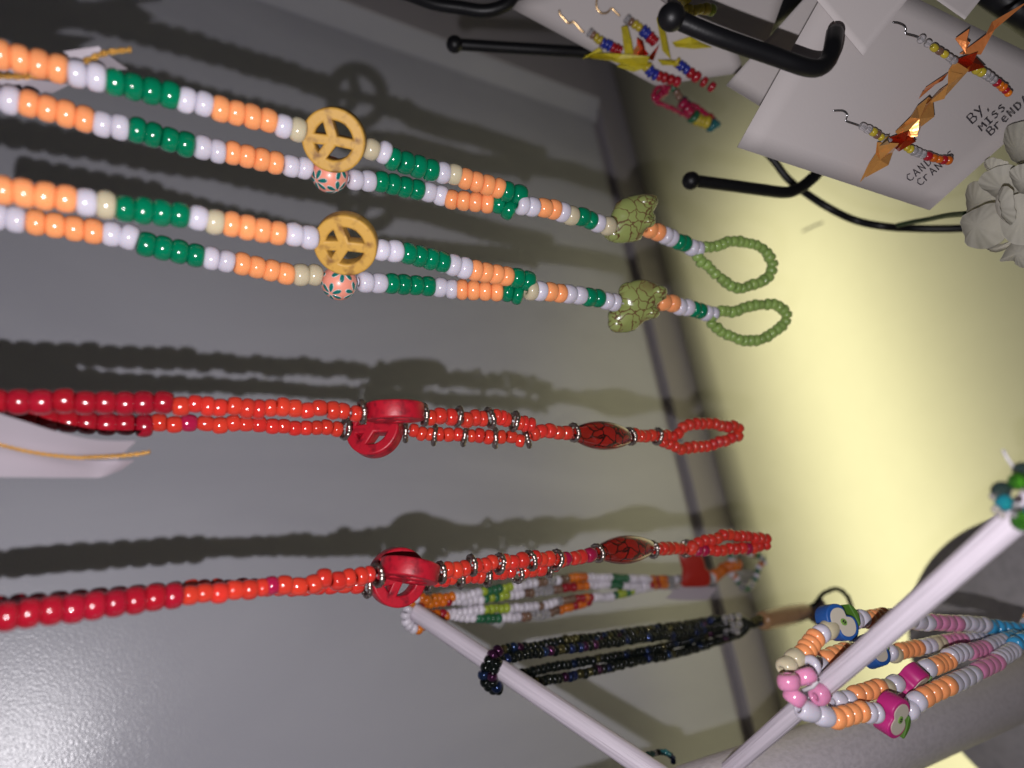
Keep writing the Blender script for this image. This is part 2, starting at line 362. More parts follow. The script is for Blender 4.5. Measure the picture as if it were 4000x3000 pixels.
gl = put('glass_top', mesh('glass_top', [(-1.6, -0.6, 0), (2.4, -0.6, 0), (2.4, HW - 0.0062, 0), (-1.6, HW - 0.0062, 0)], [(0, 1, 2, 3)], False), glass_m); tag(gl, kind='structure')
blocker = put('glow_blocker', box('glow_blocker', -1.6, 2.4, 0.522, HW + 0.02, -0.05, -0.045), dark_m); tag(blocker, kind='structure')  # unseen board added under the glass to shade it softly along the wall

# ------------------------------------------------------------------ the white jewellery tree
C0 = P(3528, 2861, 0.461); PX, PY = C0.x, C0.y
st = thing('jewelry_stand', 'white painted wooden jewellery tree with round base and long pegs holding necklaces', 'jewelry stand', (PX, PY, 0))
put('post', lathe('post', [(0.0215, 0.0155), (0.022, 0.03), (0.022, 0.35), (0.0218, 0.71), (0.019, 0.72), (0.001, 0.722)], 64), post_m, st, (PX, PY, 0))
put('base', lathe('base', [(0.001, 0.001), (0.126, 0.001), (0.1271, 0.003), (0.1271, 0.0125), (0.1255, 0.0148), (0.001, 0.015)], 96), base_m, st, (-0.0857, 0.2883, 0))
def peg(pa, ra, pb, rb):
    a, b_ = Vector(pa), Vector(pb); d = b_ - a; n = 40; ln = d.length
    pr = [(ra + (rb - ra) * i / n, ln * i / n) for i in range(n)] + [(rb, ln - 0.001), (rb * 0.8, ln), (0.0001, ln)]
    o = put('peg', lathe('peg', [(0.0001, 0)] + pr, 48, wob=0.02), peg_m, st, a, zq(d)); return o
def PP(x, y, invd): return P(x, y, 1 / invd)
fa, fb = PP(2760, 3083, 2.66), PP(4130, 1885, 4.72)
peg(fa, 0.0041, fb, 0.0046)
ra_, rb_ = PP(2640, 3075, 2.90), PP(1605, 2378, 2.33)
peg(ra_, 0.0058, rb_, 0.0052)

# ------------------------------------------------------------------ peace disc, flower ball, turtle, daisies
def fix_normals(me):
    import bmesh
    bm = bmesh.new(); bm.from_mesh(me); bmesh.ops.remove_doubles(bm, verts=bm.verts, dist=1e-7); bmesh.ops.recalc_face_normals(bm, faces=bm.faces); bm.to_mesh(me); bm.free(); me.update()
def curve_mesh(name, polys, ext, bev, bres=2, off=None):
    cu = bpy.data.curves.new('tmp', 'CURVE'); cu.dimensions = '2D'; cu.fill_mode = 'BOTH'; cu.extrude = ext; cu.bevel_depth = bev; cu.bevel_resolution = bres; cu.offset = -bev if off is None else off
    for pl in polys:
        s = cu.splines.new('POLY'); s.points.add(len(pl) - 1); s.use_cyclic_u = True
        for q, (x, y) in zip(s.points, pl): q.co = (x, y, 0, 1)
    ob = bpy.data.objects.new('tmp', cu); COL.objects.link(ob); dg = bpy.context.evaluated_depsgraph_get(); dg.update()
    me = bpy.data.meshes.new_from_object(ob.evaluated_get(dg)); me.name = name
    bpy.data.objects.remove(ob); bpy.data.curves.remove(cu); me.materials.clear()
    me.shade_smooth(); me.set_sharp_from_angle(angle=math.radians(50)); return me
def peace_mesh():
    Ro, Ri, hw = 0.0121, 0.0088, 0.0012
    polys = [[(Ro * math.cos(2 * math.pi * i / 64), Ro * math.sin(2 * math.pi * i / 64)) for i in range(64)]]
    sp = [0, 114, 186, 240, 360]       # spokes; 180 is the stem between the two short ones
    for a0, a1 in zip(sp, sp[1:]):
        A, B_ = math.radians(a0), math.radians(a1); h = (B_ - A) / 2; mid = A + h
        pl = [(hw / math.sin(h) * math.cos(mid), hw / math.sin(h) * math.sin(mid))]; da = math.asin(hw / Ri)
        nseg = 14
        for k in range(nseg + 1):
            t = A + da + (B_ - A - 2 * da) * k / nseg; pl.append((Ri * math.cos(t), Ri * math.sin(t)))
        polys.append(pl[::-1])
    return curve_mesh('peace_disc', polys, 0.0030, 0.0009, off=0.0)
PEACE = {}
def peace(parent, m, x, y, d, nrm, xdir, k=1.0, kz=1.0):
    if m.name not in PEACE:
        me = peace_mesh(); me.materials.append(m); PEACE[m.name] = me
    a = P(x, y, d); b_ = P(x + xdir[0] * 100, y + xdir[1] * 100, d)
    return put('peace_disc', PEACE[m.name], None, parent, a, frame_q(nrm, b_ - a), (k, k, kz))
ball_me = lathe('flower_ball', [(math.cos(a) if abs(math.cos(a)) > 1e-3 else 0.0001, math.sin(a)) for a in [-math.pi / 2 + math.pi * i / 24 for i in range(25)]], 48)
peach_clay = mat('peach_clay', (0.76, 0.28, 0.20), 0.35, coat=0.2); petal_green = mat('teal_clay', (0.0, 0.13, 0.115), 0.35, coat=0.2); pale_clay = mat('pale_clay', (0.5, 0.46, 0.44), 0.35)
ball_me.materials.append(peach_clay)
def cap_patch(name, outline, r, lift):
    """an outline in angles laid on a sphere of radius r round +z, with thickness"""
    def s(u, v, rr):
        q = Vector((u, v, math.sqrt(max(1 - u * u - v * v, 0.01)))).normalized(); return q * rr
    n = len(outline); v, f = [], []; rings = 4
    cx = sum(p[0] for p in outline) / n; cy = sum(p[1] for p in outline) / n
    for k in range(1, rings + 1):
        for (x, y) in outline: v.append(s(cx + (x - cx) * k / rings, cy + (y - cy) * k / rings, r * (1 + lift)))
    v.append(s(cx, cy, r * (1 + lift))); c = len(v) - 1
    for i in range(n):
        j = (i + 1) % n; f.append((c, i, j))
        for k in range(rings - 1): f.append((k * n + i, (k + 1) * n + i, (k + 1) * n + j, k * n + j))
    for (x, y) in outline: v.append(s(x, y, r * 0.98))
    b0 = len(v) - n; l0 = (rings - 1) * n
    for i in range(n): j = (i + 1) % n; f.append((l0 + i, b0 + i, b0 + j, l0 + j))
    return mesh(name, v, f)
def petal_outline(a, r0, r1, wd, grow=0.0):
    out = []
    for k in range(14):
        t = 2 * math.pi * k / 14; u = (r0 + r1) / 2 + ((r1 - r0) / 2 + grow) * math.cos(t); wv = (wd * (0.75 + 0.25 * math.cos(t)) + grow) * math.sin(t)
        out.append((u * math.cos(a) - wv * math.sin(a), u * math.sin(a) + wv * math.cos(a)))
    return out
PET = {}
def flower_ball(parent, x, y, d, r, dirs):
    c = P(x, y, d); o = put('flower_bead', ball_me, None, parent, c, zq((0, 0, 1)), (r, r, r), 'peach clay bead patterned with small teal flowers')
    for (nx, ny, nz, rot, npet) in dirs:
        q = zq(vec((nx, ny, nz)), rot)
        for i in range(npet):
            a = 2 * math.pi * i / npet
            if 'g' not in PET:
                PET['p'] = cap_patch('petal_edge', petal_outline(0, 0.13, 0.60, 0.140, 0.035), 1, 0.006); PET['p'].materials.append(pale_clay)
                PET['g'] = cap_patch('petal', petal_outline(0, 0.13, 0.60, 0.140), 1, 0.014); PET['g'].materials.append(petal_green)
            for kk, nm in (('p', 'petal_edge'), ('g', 'petal')):
                put(nm, PET[kk], None, o, c, q @ Quaternion((0, 0, 1), a), (r, r, r))
    return o
def ring_of_balls(name, n, R0, r0):
    v, f = [], []; seg, rg = 8, 60
    for i in range(rg):
        a = 2 * math.pi * i / rg; k = r0 * (0.72 + 0.34 * abs(math.cos(a * n / 2)))
        for j in range(seg):
            t = 2 * math.pi * j / seg + a * 3; rr = R0 + k * math.cos(t)
            v.append((rr * math.cos(a), rr * math.sin(a), k * math.sin(t) + 0.12 * r0 * math.sin(a * 5)))
    for i in range(rg):
        for j in range(seg):
            a, b_ = (i + 1) % rg, (j + 1) % seg; f.append((i * seg + j, a * seg + j, a * seg + b_, i * seg + b_))
    return mesh(name, v, f)
sp_me = ring_of_balls('spacer', 14, 0.0037, 0.00105); sp_me.materials.append(silver)
def spacer(parent, p, t, k=1.0):
    put('spacer', sp_me, None, parent, p, zq(Vector(t).normalized() + Vector((U(-1, 1), U(-1, 1), U(-1, 1))) * 0.16, U(0, 6)), (k, k, k * 1.05))
def pillow(name, outline, thick, rings=8, pw=0.5, seed=0, dent=0.0, ripple=0.0, cup=0.0):
    """a closed, domed solid from an outline"""
    rnd = random.Random(seed); n = len(outline); cx = sum(p[0] for p in outline) / n; cy = sum(p[1] for p in outline) / n
    v, f = [], []
    for side in (1, -1):
        b0 = len(v)
        for k in range(1, rings + 1):
            s = math.sin(k / rings * math.pi / 2); h = thick * (max(1 - s * s, 0)) ** pw
            for i, (x, y) in enumerate(outline): v.append((cx + (x - cx) * s, cy + (y - cy) * s, side * h + ripple * s * s * (math.sin(i / n * 2 * math.pi * 5 + seed) + 0.7 * math.sin(i / n * 2 * math.pi * 13 + seed * 2)) + cup * s * s))
        v.append((cx, cy, side * thick)); c = len(v) - 1
        for i in range(n):
            j = (i + 1) % n; f.append((c, b0 + i, b0 + j) if side > 0 else (c, b0 + j, b0 + i))
            for k in range(rings - 1):
                q = (b0 + k * n + i, b0 + (k + 1) * n + i, b0 + (k + 1) * n + j, b0 + k * n + j); f.append(q if side > 0 else q[::-1])
    me = mesh(name, v, f)
    import bmesh
    bm = bmesh.new(); bm.from_mesh(me); bmesh.ops.remove_doubles(bm, verts=bm.verts, dist=1e-6); bmesh.ops.recalc_face_normals(bm, faces=bm.faces); bm.to_mesh(me); bm.free(); me.shade_smooth()
    return me
def smooth_outline(pts, n=48):
    q = [Vector((x, y, 0)) for x, y in pts]; m = len(q); out = []
    for i in range(m):
        a, b_, c, d = q[(i - 1) % m], q[i], q[(i + 1) % m], q[(i + 2) % m]
        for k in range(max(n // m, 2)):
            t = k / max(n // m, 2); p = 0.5 * ((2 * b_) + (c - a) * t + (2 * a - 5 * b_ + 4 * c - d) * t * t + (3 * b_ - a - 3 * c + d) * t ** 3); out.append((p.x, p.y))
    return out
def px_pillow(name, m, parent, pts, d, thick, tilt=(0, 0), pw=0.5, label=None, n=48, rings=8, ripple=0.0, cup=0.0):
    """outline given in photo pixels at depth d; local x,y = image right, up"""
    cx = sum(p[0] for p in pts) / len(pts); cy = sum(p[1] for p in pts) / len(pts); s = d / F
    ol = smooth_outline([((x - cx) * s, -(y - cy) * s) for x, y in pts][::-1], n)
    me = pillow(name, ol, thick, rings, pw, seed=len(pts), ripple=ripple, cup=cup)
    c = P(cx, cy, d); x = vec((1, 0, tilt[0])).normalized(); y = vec((0, -1, tilt[1])); y = (y - x * y.dot(x)).normalized(); z = x.cross(y)
    q = Matrix(((x.x, y.x, z.x), (x.y, y.y, z.y), (x.z, y.z, z.z))).to_quaternion()
    me.materials.append(m); return put(name, me, None, parent, c, q, (1, 1, 1), label)
def turtle(parent, body, flips, d, notch):
    o = px_pillow('turtle_bead', turtle_m, parent, body, d, 0.0052, pw=0.42, label='green crackled stone turtle bead')
    return o
def oval(parent, x0, y0, x1, y1, keys):
    a, b_ = P(x0, y0, dep(keys, x0)), P(x1, y1, dep(keys, x1)); ln = (b_ - a).length
    me = lathe('oval_bead', [(0.0024, -ln / 2)] + [(0.0024 + 0.0052 * math.sin(math.pi * i / 24) ** 0.75, ln * (-0.5 + i / 24)) for i in range(1, 24)] + [(0.0024, ln / 2)], 40)
    put('oval_bead', me, oval_m, parent, (a + b_) / 2, zq(b_ - a, U(0, 6)), (1, 1, 1), 'long dark red oval bead with black crackle')

# ------------------------------------------------------------------ necklaces 1 and 2: orange, green and white
KA1 = [(0, 1430), (1700, 1430), (2060, 1390), (2800, 1400)]; KA2 = [(0, 1500), (1700, 1500), (2060, 1400), (2800, 1400)]
KB1 = [(0, 1415), (1700, 1415), (2080, 1400), (2850, 1400)]; KB2 = [(0, 1540), (1700, 1520), (2080, 1410), (2850, 1400)]
A1 = [('O', 6, -147, 177, 227, 268), ('W', 2, 301, 288, 377, 302), ('G', 4, 448, 322, 663, 371), ('W', 2, 728, 391, 796, 406), ('O', 4, 861, 426, 1047, 470), ('W', 1, 1107, 493), ('C', 1, 1163, 507),
      ('X', 1, 1307, 546), ('C', 1, 1450, 584), ('W', 1, 1500, 596), ('G', 4, 1536, 622, 1683, 665), ('W', 1, 1730, 675), ('C', 1, 1775, 681), ('O', 4, 1818, 698, 1946, 735), ('G', 2, 1980, 749, 2028, 761)]
A2 = [('W', 2, -35, 375, 39, 391), ('O', 4, 113, 405, 330, 465), ('W', 2, 400, 485, 468, 496), ('G', 4, 535, 509, 726, 564), ('W', 2, 791, 576, 851, 591), ('O', 4, 909, 598, 1076, 636), ('W', 2, 1136, 648, 1189, 656),
      ('X', 1, 1288, 682), ('W', 2, 1387, 703, 1438, 707), ('G', 4, 1488, 710, 1628, 741), ('W', 2, 1674, 750, 1722, 764), ('O', 4, 1765, 780, 1904, 793), ('G', 2, 1949, 796, 1989, 820)]
AT = [('W', 2, 2039, 801, 2078, 808), ('O', 2, 2124, 812, 2162, 818), ('W', 1, 2196, 829), ('C', 1, 2230, 842), ('G', 2, 2272, 847, 2306, 861), ('W', 1, 2335, 872), ('C', 1, 2373, 883), ('T', 1, 2471, 880),
      ('O', 2, 2537, 897, 2569, 907), ('W', 2, 2599, 920, 2621, 930), ('G', 2, 2651, 945, 2673, 951), ('W', 2, 2702, 967, 2724, 975)]
LA = [(2735, 978), (2760, 966), (2800, 962), (2851, 942), (2910, 948), (2971, 967), (3012, 1010), (3016, 1040), (2996, 1087), (2939, 1113), (2882, 1125), (2825, 1094), (2768, 1043), (2725, 1005), (2732, 985)]
B1 = [('O', 6, -155, 722, 258, 776), ('W', 1, 337, 790), ('C', 1, 414, 801), ('G', 4, 488, 815, 701, 840), ('W', 1, 773, 851), ('C', 1, 839, 867), ('O', 4, 904, 876, 1086, 911), ('W', 2, 1148, 916, 1207, 927),
      ('X', 1, 1353, 951), ('W', 2, 1491, 977, 1541, 981), ('G', 4, 1594, 990, 1727, 1023), ('W', 2, 1770, 1035, 1814, 1047), ('O', 4, 1857, 1057, 1977, 1079), ('G', 2, 2017, 1086, 2059, 1097)]
B2 = [('W', 2, -8, 846, 63, 858), ('O', 4, 140, 869, 364, 904), ('W', 2, 436, 914, 504, 926), ('G', 4, 572, 955, 764, 998), ('W', 2, 825, 1009, 884, 1020), ('O', 4, 945, 1031, 1115, 1069), ('C', 2, 1175, 1074, 1228, 1074),
      ('X', 1, 1325, 1102), ('W', 2, 1427, 1102, 1479, 1106), ('G', 4, 1529, 1108, 1671, 1118), ('W', 2, 1719, 1123, 1765, 1129), ('O', 4, 1805, 1131, 1940, 1140), ('G', 2, 1984, 1142, 2022, 1150)]
BT = [('C', 1, 2073, 1134), ('W', 1, 2108, 1137), ('O', 2, 2148, 1140, 2186, 1146), ('W', 2, 2221, 1149, 2262, 1154), ('G', 2, 2300, 1161, 2335, 1165), ('W', 2, 2370, 1176, 2398, 1181), ('T', 1, 2490, 1192),
      ('O', 2, 2588, 1181, 2626, 1185), ('W', 2, 2654, 1198, 2683, 1201), ('G', 2, 2711, 1208, 2734, 1214), ('W', 2, 2759, 1223, 2781, 1228)]
LB = [(2795, 1228), (2820, 1212), (2863, 1217), (2927, 1198), (2984, 1189), (3034, 1192), (3069, 1220), (3072, 1252), (3034, 1290), (2996, 1315), (2952, 1331), (2895, 1328), (2832, 1303), (2787, 1271), (2775, 1250), (2790, 1235)]
def peach_necklace(label, a1, a2, at, loop, k1, k2, loopd, discpar, ballpar, tb, lobes):
    t = thing('beaded_necklace', label, 'necklace', P(2000, at[0][3], 0.34), 'orange green and white bead necklaces with turtle drops')
    for g, k in ((a1, k1), (a2, k2)):
        pts = expand(g, k); beads(t, pts, 'pony', tilt=0.07); threads(t, pts)
    pts = expand(at, k1, 0.0047); beads(t, pts, 'pony', tilt=0.06); thread(t, [p for _, p, _ in pts])
    dl = (pts[-1][1] - CAMP).dot(vec((0, 0, 1)))
    tt = [p for k, p, _ in pts if k == 'T'][0]; dt = (tt - CAMP).dot(vec((0, 0, 1)))
    tu = px_pillow('turtle_bead', turtle_m, t, tb, dt, 0.0068, pw=0.42, label='green crackled stone turtle bead', tilt=(0.25, -0.15), ripple=0.0007)
    for lx, ly, la, lb in lobes: px_pillow('stone_lobe', turtle_m, tu, [(lx + la * math.cos(q * 0.7854), ly + lb * math.sin(q * 0.7854)) for q in range(8)], dt - 0.0022, 0.0045, pw=0.5)
    x, y, nrm, xd = discpar; d = dep(k1, x); peace(t, yellow_stone, x, y, d, nrm, xd)
    x, y, dirs = ballpar; flower_ball(t, x, y, dep(k2, x) , 0.0079, dirs)
    lp = spline([P(x, y, dl + (x - loop[0][0]) * loopd) for x, y in loop], 0.0041)
    beads(t, [('g', p + Vector((U(-1, 1), U(-1, 1), U(-1, 1))) * 0.00035, True) for p in lp], 'seed', 0.0033, jr=0.10, tilt=0.28, name='loop_bead', nominal=0.0041)
    thread(t, lp, 0.0006)
    return t
peach_necklace('upper orange green and white bead necklace with a yellow peace disc and green turtle', A1, A2, AT, LA, KA1, KA2, 0.00006,
               (1307, 546, (0.08, 0.42, -0.90), (1, 0.24)), (1288, 682, [(-0.55, 0.52, -0.65, 0.3, 6), (0.72, -0.15, -0.68, 1.0, 6), (0.45, 0.95, -0.1, 0.2, 6), (-0.5, -0.95, -0.3, 0.1, 6)]),
               [(2398, 800), (2380, 850), (2358, 905), (2362, 935), (2400, 952), (2460, 948), (2505, 935), (2515, 905), (2540, 885), (2563, 858), (2558, 835), (2548, 825), (2568, 795), (2568, 768), (2545, 758), (2500, 760), (2440, 775)], [(2520, 790, 44, 28), (2530, 868, 30, 22), (2400, 915, 38, 30)])
peach_necklace('second orange green and white bead necklace, spotted yellow peace disc and rounder green turtle', B1, B2, BT, LB, KB1, KB2, 0.00005,
               (1353, 951, (0.06, 0.50, -0.86), (1, 0.17)), (1325, 1104, [(0.38, -0.50, -0.78, 0.9, 6), (-0.32, 0.70, -0.64, 0.4, 6), (0.95, 0.62, -0.1, 0.2, 6), (-0.98, -0.25, -0.2, 0.2, 6)]),
               [(2415, 1190), (2412, 1150), (2440, 1110), (2500, 1092), (2545, 1100), (2575, 1115), (2606, 1130), (2604, 1160), (2570, 1185), (2572, 1215), (2555, 1245), (2515, 1255), (2480, 1292), (2420, 1303), (2385, 1290), (2370, 1240), (2385, 1215)], [(2572, 1140, 34, 26), (2545, 1222, 32, 24), (2410, 1262, 36, 38), (2455, 1140, 40, 38)])

# ------------------------------------------------------------------ necklaces 3 and 4: red
def red_strand(t, items, keys, rad=0.0038, jr=0.085):
    pts = expand(items, keys)
    big = [(k, p, k == 'R') for k, p, _ in pts]; sm = [(k, p + Vector((U(-1, 1), U(-1, 1), U(-1, 1))) * 0.0003, k in 'rD') for k, p, _ in pts]
    beads(t, big, 'pony', 0.0046, nominal=0.0065); beads(t, sm, 'seed', rad, jr=jr, tilt=0.16, nominal=0.0052, lenk=1.03)
    for i, (k, p, _) in enumerate(pts):
        if k == 'S':
            a = pts[max(i - 1, 0)][1]; b_ = pts[min(i + 1, len(pts) - 1)][1]
            spacer(t, p, b_ - a, 1.10 + 0.06 * R())
    threads(t, pts, 0.0006)
    return pts
def lst(k, *xy): return [(k, 1, xy[i], xy[i + 1]) for i in range(0, len(xy), 2)]
KC1 = [(0, 1490), (1500, 1440), (2100, 1400), (3000, 1420)]; KC2 = [(0, 1580), (1500, 1540), (2000, 1440), (2100, 1410)]
tC = thing('beaded_necklace', 'red bead necklace of two side by side strands with open drop loop, beside white tag', 'necklace', P(2100, 1690, 0.35), 'red bead necklaces with peace discs')
C1 = lst('R', -100, 1566, -12, 1568, 74, 1569, 163, 1570, 252, 1565, 332, 1573, 411, 1572, 489, 1575, 562, 1573, 638, 1572) + lst('r', 704, 1585, 759, 1579, 814, 1589, 860, 1591, 913, 1587, 964, 1596, 1011, 1600, 1056, 1594, 1102, 1589, 1155, 1594, 1202, 1606, 1249, 1596, 1300, 1600, 1342, 1606, 1387, 1618) + \
     lst('S', 1414, 1608) + [('X', 1, 1541, 1609)] + lst('S', 1657, 1620) + lst('r', 1683, 1631, 1716, 1623, 1761, 1627) + lst('S', 1789, 1627) + lst('r', 1822, 1640, 1858, 1631, 1887, 1637) + lst('S', 1913, 1633) + lst('r', 1938, 1627, 1958, 1631, 1980, 1637) + lst('S', 2009, 1646) + lst('r', 2030, 1652, 2050, 1656, 2074, 1660)
C2 = lst('R', -50, 1622, 30, 1630, 111, 1638, 190, 1641, 267, 1645, 343, 1652, 418, 1657, 490, 1657, 563, 1663) + lst('r', 624, 1653, 681, 1659) + lst('D', 738, 1650) + lst('r', 801, 1655, 860, 1659, 911, 1655, 958, 1655, 1015, 1659, 1062, 1667, 1106, 1663, 1149, 1673, 1196, 1669, 1239, 1671, 1275, 1669, 1314, 1675) + \
     lst('S', 1349, 1675) + [('X', 1, 1464, 1679)] + lst('S', 1584, 1688) + lst('r', 1614, 1680, 1645, 1692, 1677, 1694) + lst('S', 1697, 1700) + lst('r', 1718, 1696, 1752, 1701, 1789, 1698) + lst('S', 1816, 1703) + lst('r', 1840, 1705, 1872, 1701, 1907, 1707) + lst('S', 1935, 1711) + lst('r', 1960, 1709, 1997, 1707, 2031, 1721) + lst('S', 2058, 1712)
CT = lst('r', 2086, 1694, 2112, 1684, 2148, 1684, 2181, 1691, 2212, 1690) + lst('S', 2241, 1690) + [('X', 1, 2347, 1703)] + lst('S', 2461, 1705) + lst('r', 2481, 1699, 2501, 1702, 2523, 1702, 2546, 1702) + lst('S', 2567, 1705)
LC = [(2585, 1705), (2610, 1700), (2636, 1705), (2660, 1681), (2687, 1660), (2726, 1655), (2753, 1654), (2787, 1654), (2817, 1663), (2844, 1667), (2868, 1663), (2885, 1672), (2886, 1692), (2874, 1706), (2835, 1720), (2796, 1732), (2762, 1744), (2732, 1747), (2699, 1747), (2669, 1756), (2639, 1744), (2610, 1732), (2585, 1722)]
red_strand(tC, C1, KC1); red_strand(tC, C2, KC2, 0.0036); red_strand(tC, CT, KC1)
def peace_at(t, x, y, keys, nrm, xd): peace(t, red_stone, x, y, dep(keys, x), nrm, xd, 1.0, 1.0)
peace_at(tC, 1543, 1609, KC1, (0.03, 0.985, -0.17), (1, 0.01)); peace_at(tC, 1464, 1679, KC2, (-0.20, -0.36, -0.90), (1, 0.05))
oval(tC, 2240, 1694, 2463, 1709, KC1)
def red_loop(t, pts, keys, d0, dz):
    lp = spline([P(x, y, dep(keys, min(x, 2600)) + d0 + (x - pts[0][0]) * dz) for x, y in pts], 0.0047)
    beads(t, [('D' if R() < 0.12 else 'r', p + Vector((U(-1, 1), U(-1, 1), U(-1, 1))) * 0.0003, True) for p in lp], 'seed', 0.0035, jr=0.06, tilt=0.2, name='loop_bead', nominal=0.0047)
    thread(t, lp, 0.0006)
red_loop(tC, LC, KC1, 0.0, 0.00008)
KD = [(0, 1330), (1000, 1380), (2200, 1390), (3000, 1450)]; KDr = [(0, 1440), (1500, 1450), (2100, 1420)]
tD = thing('beaded_necklace', 'red bead necklace with strands one behind the other, nearest the stand pegs', 'necklace', P(2200, 2180, 0.35), 'red bead necklaces with peace discs')
D1 = lst('R', -147, 2432, -60, 2420, 27, 2408, 112, 2395, 199, 2384, 284, 2377, 367, 2365, 448, 2356, 526, 2345, 602, 2334, 676, 2328) + lst('r', 741, 2325, 799, 2313, 857, 2317, 918, 2307, 973, 2303, 1023, 2298) + lst('D', 1064, 2286) + lst('r', 1113, 2282, 1166, 2290, 1223, 2280, 1268, 2260, 1320, 2266, 1363, 2258, 1410, 2254, 1442, 2246) + \
     lst('S', 1473, 2248) + [('X', 1, 1600, 2230)] + lst('S', 1722, 2236) + lst('r', 1749, 2226, 1783, 2228, 1816, 2218) + lst('S', 1843, 2208) + lst('r', 1865, 2208, 1895, 2208, 1920, 2198) + lst('S', 1950, 2202) + lst('r', 1976, 2196, 2004, 2194, 2038, 2190) + lst('S', 2071, 2190) + lst('r', 2092, 2181, 2119, 2183, 2145, 2183) + lst('S', 2172, 2187)
D2 = lst('R', -11, 2383, 69, 2375, 148, 2368, 228, 2360, 307, 2352, 383, 2345, 459, 2340, 535, 2333, 610, 2325, 680, 2320) + [('r', 14, 745, 2303, 1395, 2284)] + lst('S', 1431, 2291) + [('X', 1, 1553, 2257)] + lst('S', 1675, 2271) + lst('r', 1706, 2264, 1736, 2261, 1766, 2256) + lst('S', 1795, 2257) + lst('r', 1824, 2252, 1850, 2247, 1876, 2248) + lst('S', 1901, 2252) + \
     lst('r', 1932, 2238, 1962, 2236, 1992, 2230) + lst('S', 2019, 2238) + lst('r', 2044, 2228, 2078, 2228, 2111, 2222) + lst('S', 2141, 2218) + lst('r', 2166, 2205)
DT = lst('r', 2190, 2188) + lst('D', 2212, 2181) + lst('r', 2242, 2180, 2270, 2174) + lst('D', 2301, 2168) + lst('S', 2333, 2161) + [('X', 1, 2439, 2146)] + lst('S', 2550, 2147) + lst('r', 2568, 2143, 2588, 2142, 2614, 2143, 2638, 2143, 2660, 2143) + lst('S', 2681, 2143)
LD = [(2700, 2147), (2740, 2152), (2774, 2147), (2810, 2152), (2839, 2145), (2866, 2145), (2898, 2142), (2936, 2143), (2961, 2133), (2988, 2131), (2999, 2115), (2985, 2102), (2954, 2102), (2927, 2097), (2891, 2093), (2864, 2093), (2835, 2088), (2805, 2100), (2778, 2109), (2751, 2111), (2724, 2122), (2700, 2136)]
red_strand(tD, D1, KD, 0.0038); red_strand(tD, D2, KDr, 0.0038); red_strand(tD, DT, KD)
peace_at(tD, 1553, 2254, KDr, (0.52, -0.16, -0.84), (1, -0.06)); peace_at(tD, 1600, 2230, KD, (-0.12, 0.90, -0.42), (1, -0.14))
oval(tD, 2332, 2158, 2550, 2136, KD)
red_loop(tD, LD, KD, 0.0, 0.00008)

# ------------------------------------------------------------------ folded price tags with gold cord
def sheet(name, top, bot, dtop, dbot, m, parent, loc, n=24, k=8, th=0.00022, belly=0.0):
    """a bent paper sheet between two photo-pixel curves at given depths, with thickness"""
    def samp(c, t):
        s = t * (len(c) - 1); i = min(int(s), len(c) - 2); u = s - i
        p0, p1, p2, p3 = c[max(i - 1, 0)], c[i], c[i + 1], c[min(i + 2, len(c) - 1)]
        return tuple(0.5 * (2 * p1[q] + (p2[q] - p0[q]) * u + (2 * p0[q] - 5 * p1[q] + 4 * p2[q] - p3[q]) * u * u + (3 * p1[q] - p0[q] - 3 * p2[q] + p3[q]) * u ** 3) for q in (0, 1))
    v, f = [], []; bk = vec((0, 0, 1))
    for s in (0, 1):
        for i in range(n + 1):
            t = i / n; a, b_ = samp(top, t), samp(bot, t)
            for j in range(k + 1):
                u = j / k; x, y = a[0] + (b_[0] - a[0]) * u, a[1] + (b_[1] - a[1]) * u
                d = dtop(t) * (1 - u) + dbot(t) * u + belly * math.sin(math.pi * u)
                v.append(P(x, y, d) + bk * th * s - Vector(loc))
    w_ = k + 1; o = (n + 1) * w_
    for i in range(n):
        for j in range(k):
            q = (i * w_ + j, (i + 1) * w_ + j, (i + 1) * w_ + j + 1, i * w_ + j + 1); f.append(q); f.append(tuple(o + z for z in q[::-1]))
    for i in range(n):
        for j in (0, k): q = (i * w_ + j, (i + 1) * w_ + j, o + (i + 1) * w_ + j, o + i * w_ + j); f.append(q)
    for j in range(k):
        for i in (0, n): f.append((i * w_ + j, i * w_ + j + 1, o + i * w_ + j + 1, o + i * w_ + j))
    me = mesh(name, v, f, False); fix_normals(me); return put(name, me, m, parent, loc)
def cord(parent, pts, r, m=gold_cord, twist=True, name='cord'):
    c = spline([P(*p) for p in pts], r * 0.6); o = c[0].copy()
    for s in (0, 1):
        q = []
        for i, p in enumerate(c):
            t = (c[min(i + 1, len(c) - 1)] - c[max(i - 1, 0)]).normalized(); a = t.cross(Vector((0.3, 0.9, 0.2))).normalized(); b_ = t.cross(a)
            an = i * 0.55 + s * math.pi; q.append(p + (a * math.cos(an) + b_ * math.sin(an)) * r * (0.55 if twist else 0) - o)
        put(name, tube_mesh(name, q, r * 0.7, 6), m, parent, o)
        if not twist: break
L0 = P(200, 1750, 0.235)
tg = thing('price_tag', 'folded white paper price tag on gold cord beside the double red necklace', 'price tag', L0, 'folded price tags')
sheet('tag_leaf', [(-160, 1560), (0, 1616), (111, 1651), (222, 1686), (348, 1714), (443, 1722), (532, 1722)], [(-160, 1700), (0, 1738), (127, 1764), (222, 1781), (330, 1789), (400, 1792), (459, 1795)], lambda t: 0.232 + 0.010 * t, lambda t: 0.246 + 0.010 * t, tag_m, tg, L0)
sheet('tag_leaf', [(-160, 1706), (0, 1744), (127, 1771), (222, 1788), (330, 1797), (430, 1799), (525, 1798)], [(-160, 1862), (0, 1864), (127, 1865), (222, 1866), (330, 1866), (396, 1864), (470, 1838)], lambda t: 0.247 + 0.010 * t, lambda t: 0.236 + 0.014 * t, tag_m, tg, L0)
